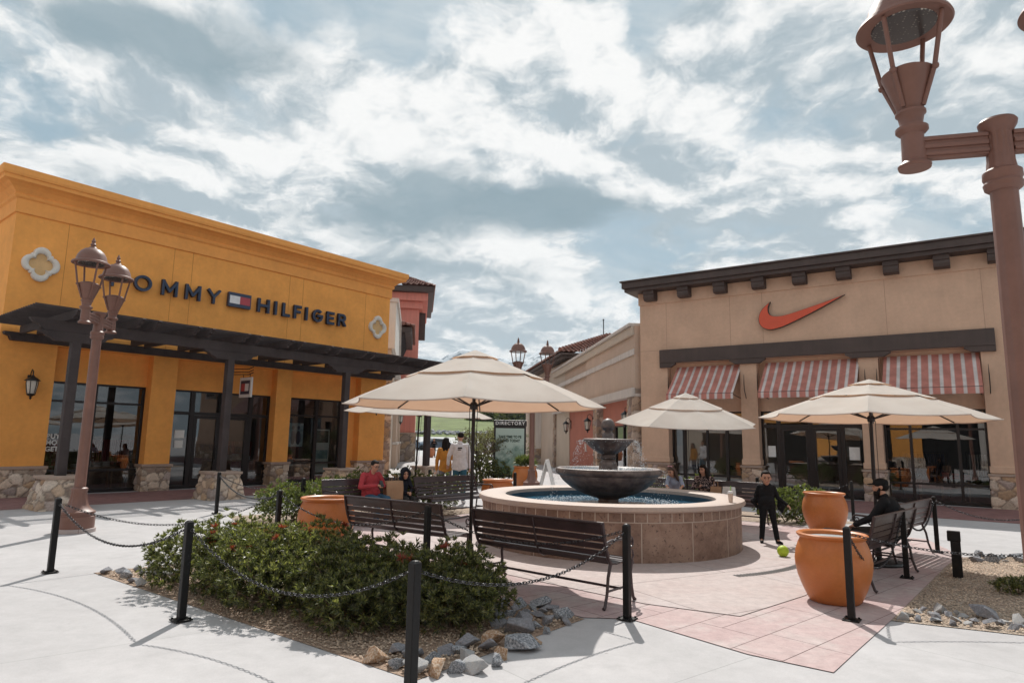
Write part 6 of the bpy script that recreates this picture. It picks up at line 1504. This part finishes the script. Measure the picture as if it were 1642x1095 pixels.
def person(label, loc, rz, k, base, ov, shirt, pants, shoes, hair=('short', 'hairdark'), fat=1.0, look=(0,-1,0), sleeve=1.0, skin='skin', vox=.0095, group=None, kid=1.0, curl=55, extras=None):
    t = thing('person', label, 'person', loc, rz, group)
    J = {a: Vector(b) for a, b in base.items()}; J.update({a: Vector(b) for a, b in ov.items()})
    f = Vector(look).normalized(); sd = Vector((0,0,1)).cross(f).normalized()*1; up = f.cross(sd); up = up if up.z > 0 else -up
    HM = Matrix((sd, f, up)).transposed().to_4x4()      # head frame: x side, y forward, z up
    hs = kid
    def H(x, y, z): return J['head']+sd*x*hs+f*y*hs+up*z*hs
    def arms(mb, g, upto=1.0, hands=True):
        for s in 'rl':
            a, b, c = J['sh'+s], J['el'+s], J['wr'+s]
            mb.cap(a, b, .052*fat**.5+g, .042+g)
            mb.cap(b, b.lerp(c, upto), .041+g, (.041+(.029-.041)*upto)+g)
    def torso(mb, g):
        mb.cap(J['shr'].lerp(J['chest'], .12), J['shl'].lerp(J['chest'], .12), .062+g)
        up_ = (J['neck']-J['chest']).normalized()
        for key, rx, ry, rz_ in (('chest', .165, .112, .17), ('waist', .15, .108, .15), ('pelvis', .168, .122, .13)):
            fx = fat if key != 'chest' else fat**.6
            mb.ell(J[key], rx*fx+g, ry*fx+g, rz_+g, 16, 12)
        m1, m2 = J['chest'].lerp(J['waist'], .5), J['waist'].lerp(J['pelvis'], .5)
        mb.ell(m1, .158*fat**.8+g, .11*fat+g, .14+g, 16, 12); mb.ell(m2, .158*fat+g, .115*fat+g, .13+g, 16, 12)
        if fat > 1.15: mb.ell(m2+Vector((0,-.05,.02)), .14*fat+g, .13*fat+g, .14, 16, 12)
    def legs(mb, g, upto=1.0):
        for s in 'rl':
            a, b, c = J['hi'+s], J['kn'+s], J['an'+s]
            mb.cap(a, b, .082*fat**.7+g, .057+g); mb.cap(b, b.lerp(c, upto), .056+g, .038+g+(.012 if g else 0))
            mb.cap(b.lerp(c, .05), b.lerp(c, .45), .054+g, .052+g)
    # continuous body
    b = MB(); torso(b, 0); arms(b, 0); legs(b, 0)
    b.cap(J['chest'].lerp(J['neck'], .6), J['head']-up*.06, .054, .050)
    def skull():
        b.ell(H(0, -.012, .022), .075*hs, .094*hs, .094*hs, 18, 12, HM); b.ell(H(0, .026, -.045), .054*hs, .060*hs, .068*hs, 16, 10, HM)
        b.ell(H(0, .052, -.085), .028*hs, .026*hs, .024*hs, 12, 8, HM)
        b.cap(H(0, .088, .012), H(0, .104, -.022), .010*hs, .015*hs, 8)
        b.ell(H(0, .083, -.052), .022*hs, .012*hs, .011*hs, 10, 7, HM)
        for s in (-1, 1):
            b.ell(H(.074*s, -.008, -.005), .013*hs, .022*hs, .033*hs, 10, 8, HM); b.ell(H(.030*s, .075, .027), .022*hs, .013*hs, .010*hs, 10, 7, HM); b.ell(H(.036*s, .060, -.022), .022*hs, .022*hs, .020*hs, 10, 7, HM)
    skull()
    for s in 'rl':
        w_, e_ = J['wr'+s], J['el'+s]; d = (w_-e_).normalized(); sg = -1 if s == 'r' else 1
        side = d.cross(Vector((0, 0, 1) if abs(d.z) < .8 else (0, -1, 0))).normalized(); nrm = side.cross(d).normalized()
        if abs(d.z) >= .8: side, nrm = nrm, side
        pc = w_+d*.045; b.cap(w_, w_+d*.035, .026, .027); 
        for q in range(4): b.cap(w_+d*.03+side*(q-1.5)*.008, w_+d*.085+side*(q-1.5)*.0185, .014, .0125, 8)
        for q, l_ in enumerate((.034, .040, .037, .029)):
            p0 = w_+d*.088+side*(q-1.5)*.019; a1, a2 = R(curl*.55+4*q), R(curl*1.35+5*q)
            d1 = d*cos(a1)-nrm*sin(a1); d2 = d*cos(a2)-nrm*sin(a2); p1 = p0+d1*l_; b.cap(p0, p1, .0098, .0092, 8); b.cap(p1, p1+d2*l_*.85, .0090, .0075, 8)
        tb_ = w_+d*.030+side*.026*sg; t1 = tb_+(d*.6+side*.75*sg-nrm*.35).normalized()*.036; b.cap(tb_, t1, .0125, .011, 8); b.cap(t1, t1+(d*.85+side*.2*sg-nrm*.4).normalized()*.030, .0105, .0085, 8)
        b.cap(J['an'+s], J['to'+s], .036, .030)
    body = blob('body', b, vox, MAT[skin], t, 3)
    m = MB(); torso(m, .013); arms(m, .012, sleeve); hp_ = J['pelvis']-(J['waist']-J['pelvis']).normalized()*.05; m.cap(hp_+Vector((-.075*fat,0,0)), hp_+Vector((.075*fat,0,0)), .108*fat**.5+.008); m.cap(J['chest'].lerp(J['neck'], .5), J['neck'], .075, .064); blob('shirt', m, vox*1.15, shirt, t, 3)
    m = MB(); legs(m, .013, .93); m.ell(J['pelvis']-Vector((0,0,.01)), .168*fat+.010, .122*fat+.010, .125, 16, 12); blob('trousers', m, vox*1.15, pants, t, 3)
    for s in 'rl':
        m = MB(); a, c = J['an'+s], J['to'+s]; m.cap(a-Vector((0,0,.035)), c+(c-a).normalized()*.03, .047, .040); m.cap(a, a-Vector((0,0,.03)), .046); blob('shoe', m, .011, shoes, t, 2)
    m = MB()
    for s in (-1, 1): m.ell(H(.030*s, .079, .012), .0125*hs, .007*hs, .0065*hs, 10, 7, HM)
    m.build('eyes', MAT['eyedark'], t, smooth=80)
    m = MB()
    for s in (-1, 1): m.cap(H(.016*s, .091, .036), H(.046*s, .078, .036), .0048*hs, .004*hs, 6)
    m.build('eyebrows', MAT['hairdark'], t, smooth=80)
    m = MB(); m.ell(H(0, .092, -.052), .021*hs, .006*hs, .0055*hs, 10, 7, HM); m.build('lips', MAT['lip'], t, smooth=80)
    style, hm = hair; m = MB()
    if style == 'short':
        m.ell(H(0, -.026, .040), .079*hs, .092*hs, .088*hs, 18, 12, HM); m.ell(H(0, .004, .092), .058*hs, .064*hs, .030*hs, 14, 9, HM)
        for s in (-1, 1): m.ell(H(.066*s, -.015, .035), .016*hs, .040*hs, .045*hs, 10, 8, HM)
    elif style == 'long':
        m.ell(H(0, -.026, .040), .084*hs, .094*hs, .090*hs, 18, 12, HM); m.ell(H(0, .022, .088), .064*hs, .068*hs, .034*hs, 14, 9, HM)
        for s in (-1, 1): m.cap(H(.068*s, -.01, .04), H(.088*s, -.02, -.20), .028*hs, .036*hs); m.cap(H(.05*s, -.06, .0), H(.07*s, -.07, -.27), .045*hs, .036*hs)
        m.cap(H(0, -.07, .02), H(0, -.09, -.26), .062*hs, .05*hs)
    elif style == 'cap':
        m.ell(H(0, -.03, .0), .079*hs, .085*hs, .07*hs, 14, 10, HM)
    elif style == 'hood':
        m.ell(H(0, -.035, .03), .105*hs, .11*hs, .12*hs, 18, 12, HM)
        for q in range(13):
            a = R(-125+q*250/12); m.ell(H(.088*sin(a), .055, .015+.108*cos(a)), .026*hs, .032*hs, .026*hs, 10, 8, HM)
        m.cap(H(-.06, -.02, -.10), H(.06, -.02, -.10), .06*hs)
    if style != 'none': blob('hair' if style != 'hood' else 'hood', m, .008 if style != 'short' else .0065, hm if not isinstance(hm, str) else MAT[hm], t, 2)
    if extras: extras(t, J, H, HM, hs, f, sd, up)
    t.scale = (k, k, k)
    return t
MAT['eyedark'] = mat('dark_eye', (.012, .010, .010), .2); MAT['lip'] = mat('lip', (.34, .13, .11), .5)
CL = {n: cloth(n, c) for n, c in dict(red_sweater=(.36, .045, .055), jeans_blue=(.035, .085, .14), black_cloth=(.011, .011, .013), dark_navy=(.016, .018, .026), white_hoodie=(.62, .60, .62), mustard_jacket=(.45, .20, .04), grey_jeans=(.13, .13, .15), teal_jeans=(.03, .10, .15), charcoal=(.035, .033, .033), white_shoe=(.6, .6, .6), grey_blue_tee=(.30, .32, .40), tan_short=(.3, .24, .2)).items()}
def floral():
    m = cloth('floral_print', (.02, .016, .02)); t = NT(m.node_tree); b = t.n['Principled BSDF']; tc = t('ShaderNodeTexCoord')
    v = t('ShaderNodeTexNoise', ins={'Vector': tc.outputs['Object'], 'Scale': 24, 'Detail': 2, 'Distortion': 1.5}).outputs[0]
    t.l.new(t.mix(t.maprange(v, .53, .58), (.018, .014, .018), (.50, .38, .36)), b.inputs['Base Color']); return m
CL['floral'] = floral()
def phone(t, J, *a):
    c = (J['wrr']+J['wrl'])/2+Vector((0, -.085, .045)); MB().box(-.038, -.006, -.075, .038, .006, .075).xf(Matrix.Translation(c) @ Matrix.Rotation(R(-35), 4, 'X')).build('phone', MAT['black'], t, bevel=.006)
def glasses(t, J, H, HM, hs, *a):
    m = MB()
    for s in (-1, 1):
        m.tube([H(.030*s+.022*cos(q), .098-.012*abs(s*cos(q) > .5), .012+.017*sin(q)) for q in [2*pi*i/12 for i in range(13)]], .0026, 5); m.tube([H(.052*s, .094, .016), H(.078*s, .0, .016)], .0026, 5)
    m.tube([H(-.009, .100, .015), H(.009, .100, .015)], .0026, 5); m.build('glasses', MAT['black'], t)
p, r = on_bench(2, .02, 0, 0); SK = .93
person('man in a red sweater with glasses looking down at his phone on the bench', (p[0], p[1], .0), r, SK, SIT, dict(head=(0,-.05,1.19), wrr=(-.06,-.24,.80), wrl=(.07,-.24,.80), elr=(-.30,-.0,.76), ell=(.30,-.0,.76)), CL['red_sweater'], CL['jeans_blue'], CL['charcoal'], fat=1.22, look=(.12, -1, -.38), extras=lambda *a: (phone(*a), glasses(*a)))
p, r = on_bench(2, .76, 0, 0)
person('child in a dark hooded jacket sitting at the right end of the bench', (p[0], p[1], .05), r-.1, .76, SIT, dict(head=(0,-.05,1.17), wrr=(-.05,-.25,.70), wrl=(.07,-.24,.70)), CL['dark_navy'], CL['charcoal'], CL['black_cloth'], hair=('hood', CL['dark_navy']), look=(-.25, -1, -.22), kid=1.22)
p, r = on_bench(5, -.36, 0, 0)
person('woman with long dark hair in a black floral top looking at her phone', (p[0], p[1], .0), r, .90, SIT, dict(head=(0,-.02,1.21), wrr=(-.05,-.25,.84), wrl=(.06,-.25,.84)), CL['floral'], CL['black_cloth'], CL['black_cloth'], hair=('long', 'hairdark'), look=(-.15, -1, -.22), fat=1.05, extras=phone)
def cap_beard(t, J, H, HM, hs, f, sd, up):
    m = MB(); m.ell(H(0, -.012, .050), .090, .105, .075, 18, 12, HM); m.ell(H(0, .10, .045), .062, .07, .012, 14, 8, HM); blob('cap', m, .007, MAT['capblack'], t, 2)
    m = MB(); m.ell(H(0, .052, -.090), .058, .055, .050, 14, 10, HM); m.ell(H(0, .055, -.135), .040, .040, .045, 12, 9, HM)
    for s in (-1, 1): m.cap(H(.066*s, .01, -.02), H(.048*s, .045, -.085), .017, .026)
    blob('beard', m, .007, MAT['hairdark'], t, 2)
MAT['capblack'] = cloth('black_cap_cloth', (.010, .010, .011))
p, r = on_bench(3, -.55, 0, 0)
person('bearded man in a black cap and black shirt sitting with his back to the viewer', (p[0], p[1], .0), r, .93, SIT, dict(head=(.0,.0,1.20), elr=(-.28,-.06,.78), wrr=(-.20,-.32,.66), ell=(.28,-.05,.78), wrl=(.20,-.30,.66)), CL['black_cloth'], CL['charcoal'], CL['white_shoe'], hair=('cap', 'hairdark'), fat=1.32, look=(.28, -1, -.10), extras=cap_beard)
# child in black with a jacket hanging from the arms
def drape(t, J, *a):
    m = MB()
    pts = [J['ell'].lerp(J['wrl'], .15+.8*q/8) for q in range(8)]
    for q, p0 in enumerate(pts):
        dl = .20+.05*sin(q*1.7); m.cap(p0+Vector((0, .02, .0)), p0+Vector((-.03*q/8-.02, .03+.02*sin(q*2.), -dl)), .034, .030)
    blob('jacket', m, .012, CL['black_cloth'], t, 4); m = MB(); m.cap(J['wrr']+Vector((-.02,.0,.10)), J['wrr']+Vector((-.10,.02,.02)), .06, .07); m.cap(J['wrr']+Vector((-.10,.02,.02)), J['wrr']+Vector((.02,.10,-.12)), .06, .05)
    blob('jacket_sleeve', m, .012, CL['black_cloth'], t, 4)
person('child in black clothes standing by the fountain with a jacket hanging from one arm', (4.42, 11.45, .004), R(-8), .69, STAND, dict(head=(0,-.03,1.565), neck=(0,0,1.40), shr=(-.16,.01,1.35), shl=(.16,.01,1.35), elr=(-.24,.08,1.12), wrr=(-.20,.10,.97), ell=(.26,-.02,1.10), wrl=(.44,-.12,.94), knr=(-.12,-.03,.48), knl=(.15,-.04,.48), anr=(-.15,.02,.08), anl=(.20,-.06,.08), tor=(-.19,-.16,.04), tol=(.24,-.24,.04)), CL['black_cloth'], CL['black_cloth'], CL['black_cloth'], look=(-.1, -1, -.15), kid=1.5, fat=1.18, extras=drape)
def bow(t, J, H, HM, hs, *a):
    m = MB(); 
    for s in (-1, 1): m.ell(H(.0+.035*s, -.01, .125), .034, .018, .024, 10, 8, HM)
    m.ell(H(0, -.01, .125), .013, .016, .014, 8, 6, HM); m.build('hair_bow', MAT['pinkpaint2'], t, smooth=80)
MAT['pinkpaint2'] = cloth('pale_pink_ribbon', (.70, .38, .42))
person('girl with long brown hair and a pink bow leaning on the fountain rim', (3.36, 13.55, .004), R(-14), .70, STAND, dict(head=(-.08,-.34,1.55), neck=(-.03,-.22,1.43), chest=(0,-.14,1.26), waist=(0,-.04,1.06), pelvis=(0,.03,.94), shr=(-.16,-.20,1.37), shl=(.16,-.19,1.37), elr=(-.22,-.34,1.16), ell=(.24,-.30,1.16), wrr=(-.20,-.50,1.13), wrl=(.20,-.46,1.13)), CL['grey_blue_tee'], CL['charcoal'], CL['white_shoe'], hair=('long', 'hairbrown'), look=(-.55, -.8, -.5), sleeve=.05, kid=1.25, extras=bow)
def print_(t, J, *a): MB().box(-.06, .128, 1.34, .05, .134, 1.37).build('back_print', MAT['black'], t); MB().box(-.03, .127, 1.30, .05, .133, 1.32).build('back_print', MAT['black'], t)
person('man in a white hoodie and blue jeans walking away', (-1.32, 17.4, .004), pi, 1.055, STAND, dict(wrl=(.30,-.12,.95), ell=(.27,.04,1.15), knl=(.09,-.08,.5), anl=(.09,.0,.09)), CL['white_hoodie'], CL['teal_jeans'], CL['white_shoe'], look=(.3, -1, 0), fat=1.12, extras=print_)
person('woman in a mustard jacket walking beside the man in white', (-1.72, 17.7, .004), pi, .97, STAND, dict(anl=(.1,.16,.12), knl=(.1,.02,.5)), CL['mustard_jacket'], CL['grey_jeans'], CL['charcoal'], hair=('long', 'hairdark'), look=(-.5, -1, 0))
person('distant person in dark clothes standing beside the reddish pot', (-7.0, 60.5, .004), .2, .99, STAND, dict(elr=(-.28,-.05,1.15), wrr=(-.1,-.2,1.3), ell=(.28,-.05,1.15), wrl=(.1,-.2,1.3)), CL['black_cloth'], CL['charcoal'], CL['black_cloth'], vox=.02, hair=('long', 'hairbrown'))
person('distant person in black behind the reddish pot', (-5.95, 63, .004), -.2, .96, STAND, {}, CL['black_cloth'], CL['black_cloth'], CL['black_cloth'], vox=.02, hair=('long', 'hairdark'))

# ------------------------------------------------------------------ the air
hz_m = bpy.data.materials.new('haze'); hz_m.use_nodes = True; ht = NT(hz_m.node_tree); ht.n.remove(ht.n['Principled BSDF'])
pv = ht('ShaderNodeVolumePrincipled'); pv.inputs['Color'].default_value = (.80, .90, 1.0, 1); pv.inputs['Density'].default_value = .00006; pv.inputs['Anisotropy'].default_value = .2
ht.l.new(pv.outputs[0], ht.n['Material Output'].inputs['Volume'])
hz = MB().box(-3400, -500, -6.5, 3400, 6200, 1100).build('haze', hz_m); hz['kind'] = 'stuff'
